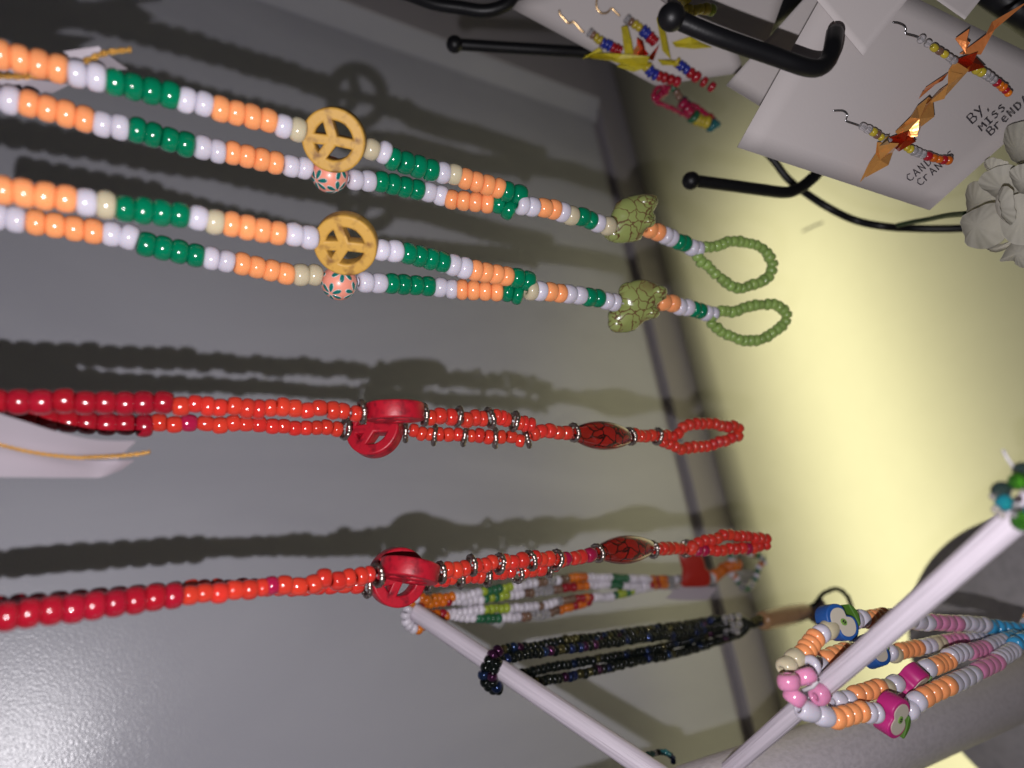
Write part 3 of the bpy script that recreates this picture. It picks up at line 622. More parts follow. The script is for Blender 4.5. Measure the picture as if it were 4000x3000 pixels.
cord(tg, [(-60, 1722, 0.246), (127, 1766, 0.249), (285, 1786, 0.250), (348, 1785, 0.249), (475, 1780, 0.248), (540, 1773, 0.249), (589, 1765, 0.250)], 0.00062)
L1 = P(300, 250, 0.28)
tg = thing('price_tag', 'folded white paper price tag behind the top orange and green strand', 'price tag', L1, 'folded price tags')
sheet('tag_leaf', [(-160, 150), (60, 190), (169, 212), (280, 196), (386, 181)], [(-160, 320), (60, 330), (169, 290), (280, 268), (402, 200)], lambda t: 0.247, lambda t: 0.2475, tag_m, tg, L1)
sheet('tag_leaf', [(190, 236), (260, 238), (330, 226), (412, 206)], [(270, 330), (350, 300), (430, 275), (498, 270)], lambda t: 0.253, lambda t: 0.248, tag_m, tg, L1)
sheet('tag_leaf', [(-160, 302), (0, 302), (120, 310), (270, 330)], [(-160, 330), (0, 338), (90, 360), (205, 362)], lambda t: 0.258, lambda t: 0.256, tag_m, tg, L1)
cord(tg, [(-100, 292, 0.245), (0, 296, 0.2435), (110, 299, 0.244), (230, 290, 0.247), (330, 240, 0.2465), (405, 208, 0.2465), (450, 200, 0.247), (516, 193, 0.247)], 0.0009)

# ------------------------------------------------------------------ four-strand bracelet with fruit slices on the front peg
KF1 = [(3000, 915), (3500, 925), (4100, 925)]; KF2 = [(3000, 930), (3500, 960), (4100, 935)]; KF3 = [(3000, 905), (3400, 880), (3700, 865), (4100, 905)]; KF4 = [(3000, 905), (3300, 850), (3700, 800), (4000, 850), (4100, 870)]
tF = thing('beaded_bracelet', 'four strand orange pink blue and white bead loop with clay apple slices on front peg', 'bracelet', P(3150, 2700, 0.30))
F1 = lst('C', 3074, 2604, 3106, 2574) + [('O', 4, 3139, 2553, 3185, 2493)] + lst('W', 3207, 2477) + lst('C', 3238, 2458) + [('X', 1, 3272, 2422)] + [('W', 2, 3337, 2422, 3364, 2417), ('O', 4, 3389, 2420, 3451, 2408), ('W', 5, 3480, 2412, 3619, 2433), ('P', 4, 3644, 2430, 3733, 2436), ('W', 4, 3758, 2433, 3842, 2441), ('B', 5, 3866, 2447, 3990, 2462)]
F2 = [('W', 2, 3153, 2599, 3196, 2601), ('O', 4, 3229, 2574, 3302, 2544), ('C', 1, 3330, 2545), ('X', 1, 3390, 2540), ('W', 1, 3473, 2549), ('C', 1, 3492, 2556), ('O', 4, 3516, 2543, 3581, 2532), ('W', 2, 3606, 2528, 3630, 2523), ('C', 2, 3652, 2517, 3670, 2514), ('P', 4, 3692, 2508, 3755, 2502), ('W', 4, 3775, 2500, 3845, 2495), ('B', 3, 3866, 2492, 3910, 2490)]
F3 = [('W', 2, 3272, 2740, 3307, 2735), ('O', 4, 3343, 2717, 3429, 2688), ('C', 1, 3460, 2690), ('W', 1, 3495, 2672), ('X', 1, 3554, 2655), ('W', 1, 3619, 2612), ('O', 4, 3650, 2602, 3705, 2580), ('W', 4, 3710, 2565, 3766, 2545), ('P', 4, 3787, 2547, 3842, 2534), ('W', 4, 3863, 2524, 3912, 2505), ('B', 3, 3925, 2500, 3965, 2490)]
F4 = [('W', 2, 3155, 2778, 3218, 2797), ('O', 4, 3267, 2806, 3362, 2780), ('W', 2, 3391, 2784, 3418, 2784), ('X', 1, 3489, 2786), ('W', 1, 3552, 2775), ('W', 1, 3581, 2740), ('O', 4, 3612, 2722, 3700, 2680), ('W', 4, 3722, 2670, 3798, 2635), ('P', 4, 3825, 2618, 3890, 2588), ('W', 5, 3900, 2574, 3956, 2540), ('B', 4, 3966, 2517, 4050, 2480)]
for g, k in ((F1, KF1), (F2, KF2), (F3, KF3), (F4, KF4)):
    pts = expand(g, k); beads(tF, pts, 'pony', 0.0044, tilt=0.10, nominal=0.0058); threads(tF, pts)
beads(tF, expand(lst('W', 3165, 2602), [(3000, 890), (4000, 890)]), 'pony', 0.0045)
KP = [(3000, 890), (4000, 890)]
for (x, y, dirn) in [(3145, 2643, (0.25, 0.75, -0.5)), (3080, 2664, (0.1, 1, -0.2)), (3104, 2722, (0.6, -0.9, 0.1)), (3201, 2713, (-1, 0.15, -0.55))]:
    q = P(x, y, dep(KP, x) - 0.009); put('bead', bmesh_for('pony', 'P'), None, tF, q, zq(vec(dirn)), (0.0045, 0.0045, 0.0062))
for (x, y, dirn) in [(4018, 2440, (1, -0.2, 0.4)), (4030, 2415, (1, -0.2, 0.4))]:
    put('bead', bmesh_for('pony', 'W' if x < 4025 else 'O'), None, tF, P(x, y, 0.43), zq(vec(dirn)), (0.0045, 0.0045, 0.006))
thread(tF, [P(3130, 2700, 0.290), P(3175, 2682, 0.287), P(3192, 2660, 0.286)], 0.0009)
# apple slices: an extruded heart of clay, cream flesh, core, seeds, leaf
def heart(k):
    out = []
    for i in range(40):
        t = 2 * math.pi * i / 40; c, s = math.cos(t), math.sin(t)
        r = 1 - 0.42 * math.exp(-((t - math.pi / 2) / 0.30) ** 2) - 0.34 * math.exp(-((t - 3 * math.pi / 2) / 0.30) ** 2)
        out.append((0.0072 * k * r * c * 1.12, 0.0062 * k * r * s))
    return out
hm_out = {'b': curve_mesh('fruit_slice', [heart(1)], 0.0036, 0.0006), 'p': curve_mesh('fruit_slice', [heart(1)], 0.0036, 0.0006)}
hm_out['b'].materials.append(blue_clay); hm_out['p'].materials.append(pink_clay)
hm_in = curve_mesh('flesh', [[(x * s, y) for x, y in heart(0.87)] for s in (1,)], 0.0006, 0.0001); hm_in.materials.append(cream_clay)
core = curve_mesh('core', [[(0.0017 * math.cos(t * 0.5236), 0.0014 * math.sin(t * 0.5236)) for t in range(12)]], 0.0004, 0.0001); core.materials.append(lime_clay)
sd = curve_mesh('seed', [[(0.00035 * math.cos(t * 0.785), 0.0007 * math.sin(t * 0.785)) for t in range(8)]], 0.0003, 0.00005); sd.materials.append(seed_clay)
leaf = curve_mesh('leaf', [smooth_outline([(-0.0050, 0.0005), (-0.003, 0.0021), (0.0002, 0.0025), (0.004, 0.0008), (0.0048, -0.0006), (0, 0.0001)], 24)], 0.0036, 0.0004); leaf.materials.append(green_clay)
def fruit(key, x, y, d, nrm, xd, k=1.0, leafpos=(0.0030, 0.0062, -0.35)):
    c = P(x, y, d); q = frame_q(nrm, vec((xd[0], xd[1], 0))); mq = q.to_matrix()
    o = put('fruit_slice', hm_out[key], None, tF, c, q, (k, k, 1), ('blue' if key == 'b' else 'magenta') + ' apple slice bead')
    put('flesh', hm_in, None, o, c + mq @ Vector((0, 0, 0.0038)), q, (1, 1, 1))
    put('core', core, None, o, c + mq @ Vector((0, 0, 0.0044)), q, (1, 1, 1))
    for s in (-1, 1): put('seed', sd, None, o, c + mq @ Vector((s * 0.0005, 0, 0.0048)), q, (1, 1, 1))
    ql = q @ Quaternion((0, 0, 1), leafpos[2]); put('leaf', leaf, None, o, c + mq @ Vector((leafpos[0] * k, leafpos[1] * k, 0)), ql, (1, 1, 1))
fruit('b', 3268, 2432, dep(KF1, 3268), (0.28, -0.36, -0.88), (0.62, 0.60), 1.12)
fruit('b', 3395, 2545, dep(KF2, 3395) + 0.004, (0.30, -0.55, -0.78), (0.8, 0.55), 1.12)
fruit('p', 3550, 2662, dep(KF3, 3550) - 0.001, (0.45, 0.50, -0.74), (-0.65, 0.85), 1.10, (-0.0035, 0.0062, 0.1))
fruit('p', 3480, 2790, dep(KF4, 3480) - 0.001, (0.42, 0.12, -0.9), (-0.25, 0.97), 1.10, (0.0035, 0.0062, 0.1))

# ------------------------------------------------------------------ seed bead necklaces on the rear peg
def path_beads(t, pts, keys, pitch, rad, colf, name='bead', kind='tiny', jit=0.00035, off=0.0, jr=0.10):
    c = spline([P(x, y, dep(keys, x) + off) for x, y in pts], pitch); c = [p + Vector((U(-1, 1), U(-1, 1), U(-1, 1))) * jit for p in c]
    x0 = pts[0][0]; out = []
    for p in c:
        q = p - CAMP; u = q.dot(vec((1, 0, 0))) / q.dot(vec((0, 0, 1))) * F + 2000; out.append((colf(u), p, True))
    beads(t, out, kind, rad, jr=jr, tilt=0.2, name=name, nominal=pitch); thread(t, c, 0.0004); return c
KK = [(1900, 1670), (3400, 1670)]
tK = thing('seed_bead_necklace', 'dark iridescent seed bead necklace of four strands with tan tube, wrapped round rear peg', 'necklace', P(1930, 2620, 0.39))
iris = lambda u: random.choice(IRIS)
for pts, o in (([(1922, 2560), (1975, 2534), (2085, 2528), (2207, 2503), (2370, 2483), (2532, 2459), (2700, 2438), (2790, 2420), (2840, 2415)], 0.006),
               ([(1938, 2585), (2028, 2562), (2166, 2542), (2329, 2520), (2492, 2495), (2700, 2471), (2790, 2450), (2850, 2440)], 0.0),
               ([(2010, 2560), (2130, 2545), (2260, 2515), (2450, 2482), (2640, 2455), (2760, 2440)], 0.004),
               ([(2040, 2630), (2166, 2605), (2349, 2573), (2532, 2540), (2700, 2500), (2800, 2468), (2860, 2452)], 0.004),
               ([(2085, 2664), (2207, 2646), (2329, 2619), (2492, 2581), (2640, 2553), (2760, 2520), (2860, 2485)], -0.002),
               ([(2870, 2410), (2900, 2425), (2935, 2440), (2975, 2430)], 0.0), ([(2880, 2480), (2905, 2465), (2935, 2430), (2975, 2418)], 0.0)):
    path_beads(tK, pts, KK, 0.0038, 0.0031, iris, off=o, jr=0.08)
path_beads(tK, [(1945, 2540), (1912, 2580), (1893, 2625), (1892, 2655), (1908, 2678), (1928, 2690), (1965, 2686)], KK, 0.0038, 0.0033, iris, off=-0.004, kind='seed')
path_beads(tK, [(1940, 2588), (1925, 2625), (1920, 2655), (1935, 2680), (1950, 2688)], KK, 0.0038, 0.0033, iris, off=-0.009, kind='seed')
path_beads(tK, [(3142, 2385), (3179, 2361), (3215, 2322), (3247, 2304), (3280, 2304), (3305, 2325), (3323, 2358), (3326, 2395), (3318, 2430)], KK, 0.0031, 0.00185, lambda u: 'k', name='loop_bead')
path_beads(tK, [(3142, 2398), (3180, 2412), (3240, 2425), (3318, 2430)], KK, 0.0031, 0.00185, lambda u: 'k', name='loop_bead')
for i in range(10):
    p = P(2835 + 24 * (i % 3) + U(-5, 5), 2410 + 26 * (i // 3) + U(-4, 4), dep(KK, 2850) - 0.003); put('clear_bead', bmesh_for('seed', 'c'), None, tK, p, zq(vec((1, -0.2, 0.4))), (0.0026, 0.0026, 0.0036))
a, b_ = P(2968, 2428, dep(KK, 2975)), P(3150, 2388, dep(KK, 3143))
put('tube_bead', lathe('tube_bead', [(0.0035, 0.002), (0.0062, -0.002 + 0.004)] + [(0.0066 + 0.0014 * math.sin(math.pi * i / 12), (b_ - a).length * i / 12) for i in range(1, 12)] + [(0.0066, (b_ - a).length)], 28), tan_m, tK, a, zq(b_ - a), (1, 1, 1), 'long tan resin tube bead')
Lt = P(3190, 2390, 0.56)
tg = thing('price_tag', 'small grey white paper tag behind the black loop of the dark necklace', 'price tag', Lt, 'folded price tags')
sheet('tag_leaf', [(3145, 2385), (3180, 2355), (3210, 2335)], [(3150, 2400), (3190, 2425), (3235, 2372)], lambda t: 0.565, lambda t: 0.555, tag_m, tg, Lt, 8, 6)
sheet('tag_leaf', [(3143, 2405), (3165, 2405), (3190, 2408)], [(3165, 2425), (3195, 2445), (3222, 2450)], lambda t: 0.560, lambda t: 0.552, tag_m, tg, Lt, 8, 6)

KE = [(1500, 1940), (3100, 1940)]
tE = thing('seed_bead_necklace', 'white orange green and clear seed bead necklace at the rear peg tip', 'necklace', P(1640, 2400, 0.43))
def bands(*b):
    def f(u):
        for x, k in b:
            if u < x: return random.choice(k)
        return random.choice(b[-1][1])
    return f
BR, CL = ('b',), ('c', 'c', 'w')
path_beads(tE, [(1652, 2352), (1700, 2335), (1775, 2333), (1850, 2320), (1930, 2304), (2040, 2285), (2111, 2274), (2187, 2264), (2260, 2256), (2371, 2256), (2453, 2258), (2528, 2261), (2600, 2264), (2650, 2262)], KE, 0.0040, 0.0032, bands((1780, ('o', 'm', 'o')), (1880, ('w',)), (1992, ('e', 'l')), (2098, ('w',)), (2132, BR), (2195, CL), (2228, BR), (2296, ('o',)), (2386, ('w',)), (2458, ('e', 'e', 'l')), (2540, ('w',)), (2605, ('o', 'o', 'm')), (2700, CL)))
path_beads(tE, [(1660, 2362), (1740, 2350), (1850, 2345), (1930, 2334), (2010, 2322), (2056, 2317), (2130, 2309), (2176, 2303), (2219, 2295), (2262, 2290), (2371, 2282), (2460, 2290), (2560, 2286), (2650, 2284)], KE, 0.0040, 0.0032, bands((1760, ('o', 'y', 'm')), (1880, ('w',)), (1980, ('e', 'l')), (2040, ('w',)), (2075, BR), (2160, CL), (2200, BR), (2240, ('m',)), (2296, ('o',)), (2386, ('w',)), (2430, ('e',)), (2530, ('w',)), (2605, ('o', 'o', 'm')), (2700, CL)))
path_beads(tE, [(1640, 2395), (1700, 2400), (1790, 2395), (1877, 2380), (1986, 2376), (2095, 2369), (2176, 2350), (2208, 2344), (2300, 2334), (2377, 2331), (2430, 2320), (2500, 2302), (2560, 2286)], KE, 0.0040, 0.0032, bands((1730, ('o', 'm')), (1880, ('w',)), (1990, ('l',)), (2100, ('w',)), (2130, BR), (2195, CL), (2240, BR), (2312, ('o', 'm')), (2390, ('w',)), (2476, ('l', 'l', 'e')), (2600, ('w',))))
path_beads(tE, [(1630, 2452), (1700, 2425), (1752, 2404), (1850, 2415), (1948, 2415), (2040, 2409), (2134, 2398), (2165, 2388), (2230, 2372), (2300, 2352)], KE, 0.0040, 0.0032, bands((1756, ('o', 'm')), (1856, ('w',)), (1952, ('e',)), (2042, ('w',)), (2075, BR), (2145, CL), (2185, BR), (2300, ('o', 'o', 'm'))))
path_beads(tE, [(1665, 2345), (1630, 2335), (1600, 2365), (1585, 2400), (1592, 2435), (1612, 2455), (1650, 2462)], KE, 0.0038, 0.0031, bands((1605, ('w',)), (1700, ('w', 'w', 'o'))), off=-0.004, kind='seed')
d0 = dep(KE, 2700)
px_pillow('charm', charm_m, tE, [(2655, 2160), (2735, 2165), (2755, 2215), (2772, 2235), (2768, 2285), (2700, 2292), (2660, 2285), (2665, 2230)], d0, 0.004, pw=0.25, label='flat red charm')
path_beads(tE, [(2765, 2262), (2800, 2245), (2840, 2215), (2890, 2205)], KE, 0.0034, 0.0050, bands((2785, CL), (2880, ('o',)), (2900, ('c',))), kind='seed')
path_beads(tE, [(2885, 2205), (2850, 2180), (2880, 2155), (2930, 2160), (2970, 2175), (2985, 2195), (2965, 2215), (2950, 2260), (2920, 2298), (2890, 2285), (2870, 2250), (2850, 2240)], KE, 0.0038, 0.0028, lambda u: random.choice(['e', 'w', 'o', 'w', 'e', 'c']), name='loop_bead', kind='seed')
px_pillow('leaf_charm', mat('smoke_grey_glass', (0.22, 0.21, 0.17), 0.3), tE, [(2870, 2250), (2900, 2225), (2945, 2228), (2965, 2250), (2930, 2268), (2890, 2262)], d0 + 0.05, 0.002, label='smoky grey leaf drop')
Lt = P(2690, 2320, 0.56)
tg = thing('price_tag', 'blurred white paper tag under the red charm near the panel', 'price tag', Lt, 'folded price tags')
sheet('tag_leaf', [(2655, 2282), (2720, 2288), (2805, 2295)], [(2600, 2338), (2670, 2345), (2762, 2345)], lambda t: 0.570, lambda t: 0.56, tag_m, tg, Lt, 10, 6)
sheet('tag_leaf', [(2560, 2293), (2610, 2296), (2660, 2290)], [(2570, 2303), (2620, 2306), (2655, 2302)], lambda t: 0.572, lambda t: 0.571, tag_m, tg, Lt, 8, 4)
tT = thing('seed_bead_ring', 'small teal and black seed bead ring peeking beside the post', 'ring', P(2560, 2960, 0.40))
path_beads(tT, [(2495, 2985), (2507, 2966), (2539, 2946), (2575, 2938), (2594, 2938), (2617, 2950), (2633, 2972), (2628, 2990)], [(2400, 1470), (2700, 1470)], 0.0028, 0.0019, lambda u: random.choice(['t', 'k', 'k2', 'c', 't']))

# ------------------------------------------------------------------ glass beads at the tip of the front peg
glg = mat('green_glass', (0.10, 0.42, 0.04), 0.03, trans=0.85, coat=0.3); glk = mat('smoke_glass', (0.03, 0.05, 0.045), 0.05, trans=0.4, coat=0.6); glt = mat('teal_glass', (0.02, 0.30, 0.38), 0.03, trans=0.6, coat=0.3); glc = mat('clear_glass', (0.85, 0.80, 0.80), 0.03, trans=0.8, coat=0.3)
tG = thing('glass_bead_bracelet', 'green teal and clear glass bead bracelet at the tip of the front peg', 'bracelet', P(3960, 1940, 0.22))
ico = lathe('glass_bead', [(max(math.cos(a), 0.22), math.sin(a) * 0.92) for a in [-1.35 + 2.7 * i / 10 for i in range(11)]], 12, smooth=False)
for (x, y, r, m, d) in [(3923, 1965, 36, glt, 0.213), (3911, 1915, 38, glk, 0.216), (3975, 1880, 36, glg, 0.214), (3992, 1838, 36, glk, 0.218), (3993, 2035, 42, glg, 0.208), (3890, 1990, 17, glc, 0.212), (3912, 2010, 16, glc, 0.210), (3960, 2010, 15, glc, 0.208), (3972, 1972, 14, glc, 0.206), (4040, 1900, 38, glg, 0.212), (4045, 1990, 40, glt, 0.206), (3882, 1938, 18, glc, 0.217)]:
    me = ico.copy(); me.materials.append(m); put('glass_bead', me, None, tG, P(x, y, d), zq((R(), R(), R())), (r * d / F,) * 3)
thread(tG, [P(3917, 1757, 0.222), P(3935, 1790, 0.221), P(3952, 1815, 0.220), P(3966, 1840, 0.218), P(3970, 1880, 0.216)], 0.0005)

# ------------------------------------------------------------------ black wire earring rack
tR = thing('earring_rack', 'black metal wire earring rack with ball ended hooks', 'earring rack', P(3300, 500, 0.42))
def hook(pts, r, ball, rb):
    c = spline([P(*p) for p in pts], 0.0025); o = c[0].copy()
    h = put('hook', tube_mesh('hook', [p - o for p in c], r, 16), black_m, tR, o)
    if ball:
        me = ball_me.copy(); me.materials.clear(); me.materials.append(black_m); put('ball_end', me, None, h, P(*ball), Quaternion(), (rb,) * 3)
hook([(2640, 74, 0.283), (2800, 141, 0.285), (3017, 217, 0.29), (3100, 247, 0.292), (3150, 263, 0.294), (3195, 266, 0.296), (3228, 245, 0.299), (3246, 210, 0.301), (3253, 178, 0.303), (3262, 120, 0.312)], 0.0037, (2623, 67, 0.282), 0.0055)
hook([(1785, 173, 0.46), (1950, 184, 0.465), (2150, 196, 0.47), (2320, 208, 0.475), (2600, 235, 0.48)], 0.0037, (1776, 173, 0.459), 0.0055)
hook([(2710, 706, 0.43), (2850, 724, 0.435), (2980, 742, 0.44), (3066, 752, 0.445), (3110, 741, 0.448), (3155, 712, 0.452), (3205, 660, 0.456), (3260, 560, 0.46)], 0.0037, (2700, 706, 0.43), 0.0055)
hook([(1480, -60, 0.44), (1600, -20, 0.44), (1700, 15, 0.44), (1800, 30, 0.44), (1880, 42, 0.44), (1940, 34, 0.44), (1990, 8, 0.44), (2020, -40, 0.44)], 0.0040, None, 0)
hook([(2960, 560, 0.50), (3024, 629, 0.50), (3070, 690, 0.50), (3125, 738, 0.50), (3234, 810, 0.49), (3342, 861, 0.49), (3451, 884, 0.48), (3559, 892, 0.48), (3726, 893, 0.47), (3900, 880, 0.46)], 0.0026, None, 0)
def bar(a, b_, w, th):
    a, b_ = P(*a), P(*b_); o = a.copy(); put('bar', tube_mesh('bar', [Vector(), (b_ - a) * 0.5, b_ - a], w, 20), black_m, tR, o)
bar((3820, -80, 0.42), (4150, 160, 0.42), 0.0095, 0); bar((3190, -80, 0.47), (2940, 95, 0.47), 0.0095, 0); bar((2800, -90, 0.48), (3060, 55, 0.48), 0.015, 0)

# ------------------------------------------------------------------ cards
def card(label, q, group='white earring display cards', curl=0.0):
    """q: four (x, y, depth) corners in order"""
    pts = [P(*p) for p in q]; o = sum(pts, Vector()) / 4; nn = (pts[1] - pts[0]).cross(pts[3] - pts[0]).normalized()
    if nn.dot(CAMP - o) < 0: nn = -nn
    v, f = [], []; n = 10
    for s in (0, 1):
        for i in range(n + 1):
            for j in range(n + 1):
                u, w_ = i / n, j / n
                p = pts[0] * (1 - u) * (1 - w_) + pts[1] * u * (1 - w_) + pts[2] * u * w_ + pts[3] * (1 - u) * w_
                v.append(p - nn * (0.0004 * s) - nn * curl * (u - 0.5) ** 2 * 4 - o)
    W_ = n + 1; B0 = W_ * W_
    for i in range(n):
        for j in range(n):
            k = (i * W_ + j, (i + 1) * W_ + j, (i + 1) * W_ + j + 1, i * W_ + j + 1); f += [k, tuple(B0 + z for z in k[::-1])]
        for j in (0, n): f += [(i * W_ + j, (i + 1) * W_ + j, B0 + (i + 1) * W_ + j, B0 + i * W_ + j), (j * W_ + i, j * W_ + i + 1, B0 + j * W_ + i + 1, B0 + j * W_ + i)]
    c = put('display_card', mesh('display_card', v, f), paper_m, None, o); tag(c, label, 'card', group)
    return c, pts[0], nn
cm, cp, cn = card('large white earring card with handwritten words and two copper foil crane earrings', [(2880, 575, 0.335), (3632, 821, 0.36), (4215, 300, 0.37), (3285, -150, 0.325)])
card('white card corner just behind the left edge of the large crane card', [(2836, 333, 0.385), (3010, 440, 0.39), (3330, 20, 0.385), (3190, -60, 0.38)])
card('pointed white card overlapping the top of the large crane card', [(3371, 217, 0.328), (3590, -60, 0.325), (3400, -240, 0.32), (3150, -50, 0.32)])
card('small white card tip at top right above the upper foil crane', [(3769, 76, 0.345), (3860, -40, 0.345), (3760, -140, 0.34), (3560, -70, 0.34)])
cg, gp, gn = card('blurred pale card carrying two yellow paper crane earrings, above the long black hook', [(1975, 20, 0.44), (2560, 335, 0.46), (2905, 283, 0.45), (2760, -230, 0.43)])
card('shaded card under the nearest black ball hook', [(2500, -60, 0.40), (2700, 90, 0.40), (2985, 205, 0.40), (3080, -60, 0.40)])
# ------------------------------------------------------------------ handwriting as pen strokes
GL = {'B': [[(0, 0), (0, 1), (.45, 1), (.6, .8), (.45, .55), (0, .52)], [(.45, .55), (.68, .3), (.5, 0), (0, 0)]], 'Y': [[(0, 1), (.3, .5)], [(.62, 1), (.1, -.15)]], ',': [[(.1, .15), (0, -.15)]],
      'M': [[(0, 0), (.08, 1), (.35, .45), (.6, 1), (.7, 0)]], 'I': [[(.1, 1), (.5, 1)], [(.3, 1), (.3, 0)], [(.05, 0), (.55, 0)]], 'S': [[(.55, .9), (.25, 1), (.05, .75), (.45, .5), (.5, .2), (.25, 0), (0, .1)]],
      'R': [[(0, 0), (0, 1), (.45, .95), (.5, .7), (0, .5), (.5, 0)]], 'r': [[(0, 0), (0, .75)], [(0, .5), (.25, .75), (.5, .7)]], 'E': [[(.5, 1), (0, 1), (0, 0), (.55, 0)], [(0, .5), (.4, .5)]], 'e': [[(.05, .4), (.5, .45), (.4, .75), (.1, .7), (0, .3), (.2, 0), (.55, .1)]],
      'N': [[(0, 0), (0, 1), (.5, 0), (.5, 1)]], 'D': [[(0, 0), (0, 1), (.4, .9), (.6, .5), (.4, .08), (0, 0)]], 'A': [[(0, 0), (.3, 1), (.6, 0)], [(.1, .35), (.5, .35)]], 'C': [[(.6, .85), (.3, 1), (0, .6), (.1, .15), (.4, 0), (.65, .15)]]}
def write(text, x, y, right, up, cardo, p0, nn, r=0.00023, gap=0.95, parentname='lettering'):
    v, f = [], []; o = WLOC[cardo.name]
    for ch in text:
        for s in GL.get(ch, []):
            pts = [on_plane(x + right[0] * a + up[0] * b_, y + right[1] * a + up[1] * b_, p0, nn, 0.0004) - o for a, b_ in s]
            me = tube_mesh('t', pts, r, 5); b0 = len(v); v += [tuple(q.co) for q in me.vertices]; f += [[b0 + i for i in pl.vertices] for pl in me.polygons]; bpy.data.meshes.remove(me)
        x += right[0] * gap; y += right[1] * gap
    put(parentname, mesh(parentname, v, f), ink, cardo, o)
rt, upv = (31, -27.5), (-27, -28)
write('BY,', 3796, 484, (31, -27), (-24, -27), cm, cp, cn)
write('MISS', 3833, 513, (27, -25), (-18, -18), cm, cp, cn)
write('BreNDA', 3868, 530, (28, -25.5), (-20, -21), cm, cp, cn)
write('CANDY', 3553, 710, (25, -21), (-19, -21), cm, cp, cn)
write('CrANeS', 3594, 727, (25, -22), (-19, -20), cm, cp, cn)
write('MISS', 2735, 262, (17, 0), (-4, -11), cg, gp, gn, 0.00025)
write('BreNDA', 2760, 278, (15, -3), (-3, -10), cg, gp, gn, 0.00025)

# ------------------------------------------------------------------ crane earrings
def facet(name, pts, m, parent, p0, nn, lifts, th=0.0003):
    q = [on_plane(x, y, p0, nn, 0) + nn * (l + (0.0035 if i % 2 else -0.001)) for i, ((x, y), l) in enumerate(zip(pts, lifts))]; o = q[0].copy(); n = len(q)
    c = sum(q, Vector()) / n + nn * 0.0012; q.append(c)
    v = [p - o for p in q] + [p - o - nn * th for p in q]; f = []
    for i in range(n):
        j = (i + 1) % n; f += [(i, j, n), (n + 1 + j, n + 1 + i, 2 * n + 1), (i, n + 1 + i, n + 1 + j, j)]
    me = mesh(name, v, f, False); fix_normals(me); return put(name, me, m, parent, o)
def bead_run(t, pts, cols, p0, nn, lift, rad, kind='seed', hk=1.3):
    q = [on_plane(x, y, p0, nn, lift) for x, y in pts]; out = []; n = len(cols)
    for i, k in enumerate(cols):
        s = i / max(n - 1, 1) * (len(q) - 1); a = min(int(s), len(q) - 2); out.append((k, q[a].lerp(q[a + 1], s - a), True))
    beads(t, out, kind, rad, jr=0.12, tilt=0.15, nominal=rad * hk)
def wire(t, pts, m, p0, nn, lift, r):
    q = spline([on_plane(x, y, p0, nn, lift) for x, y in pts], r * 1.5); o = q[0].copy(); put('ear_wire', tube_mesh('ear_wire', [p - o for p in q], r, 8), m, t, o)
def crane1(label, dx, dy, ear, top, body, bot, facets):
    o = on_plane(body[0], body[1], cp, cn, 0.004); t = thing('crane_earring', label, 'earring', o, 'copper foil crane earrings')
    wire(t, ear, steelwire, cp, cn, 0.003, 0.00038)
    bead_run(t, top, ['c', 'c', 'y', 'b', 'y', 'c', 'c'], cp, cn, 0.004, 0.0019)
    bead_run(t, bot, ['y', 'y', 'c', 'c', 'c', 'm', 'o', 'o', 'm', 'o'], cp, cn, 0.004, 0.0020)
    for nm, pts, m, lf in facets: facet(nm, pts, m, t, cp, cn, lf)
    return t
crane1('upper copper foil crane earring on the large handwritten card', 0, 0,
       [(3470, 96), (3490, 98), (3512, 108), (3520, 122), (3519, 138), (3535, 144), (3552, 148), (3570, 155)], [(3575, 162), (3625, 195), (3665, 220), (3700, 245)], (3750, 250), [(3790, 280), (3830, 300), (3862, 325), (3890, 345), (3912, 370)],
       [('wing', [(3735, 215), (3790, 155), (3830, 100), (3925, 35), (3905, 62), (3832, 118), (3825, 160), (3790, 225)], foil, [.003, .006, .008, .010, .008, .006, .004, .003]),
        ('body', [(3708, 240), (3745, 225), (3780, 232), (3800, 275), (3760, 288), (3725, 285)], foil_red, [.004, .008, .006, .004, .005, .004]),
        ('head', [(3688, 165), (3700, 142), (3712, 160), (3715, 190), (3730, 225), (3712, 225)], foil, [.008, .010, .009, .008, .006, .006]),
        ('tail', [(3680, 290), (3640, 310), (3600, 345), (3552, 395), (3575, 365), (3625, 330), (3675, 300)], foil, [.005, .004, .004, .003, .006, .006, .005]),
        ('wing', [(3705, 245), (3725, 290), (3675, 380), (3650, 395), (3590, 415), (3560, 420), (3640, 360), (3690, 310), (3675, 285)], foil_glint, [.005, .006, .004, .003, .005, .007, .006, .008, .006])])
crane1('lower copper foil crane earring, wing pointing past the card edge', 0, 0,
       [(3240, 438), (3262, 437), (3282, 440), (3294, 455), (3288, 475), (3300, 482), (3318, 488), (3340, 496)], [(3350, 500), (3390, 520), (3420, 540), (3450, 555)], (3490, 550), [(3520, 580), (3550, 595), (3590, 610), (3640, 625), (3680, 630)],
       [('wing', [(3400, 560), (3448, 570), (3460, 600), (3430, 650), (3370, 695), (3312, 715), (3345, 650), (3360, 610)], foil_glint, [.006, .008, .006, .004, .003, .006, .010, .008]),
        ('wing', [(3470, 520), (3480, 475), (3520, 430), (3560, 395), (3620, 395), (3605, 465), (3570, 500), (3535, 540), (3500, 545)], foil_glint, [.006, .010, .012, .008, .005, .004, .006, .005, .005]),
        ('body', [(3440, 545), (3480, 525), (3525, 535), (3530, 560), (3490, 595), (3455, 590)], foil_red, [.005, .009, .007, .005, .005, .005]),
        ('head', [(3420, 545), (3400, 575), (3388, 578), (3410, 540)], goldwire, [.008, .010, .010, .008])])
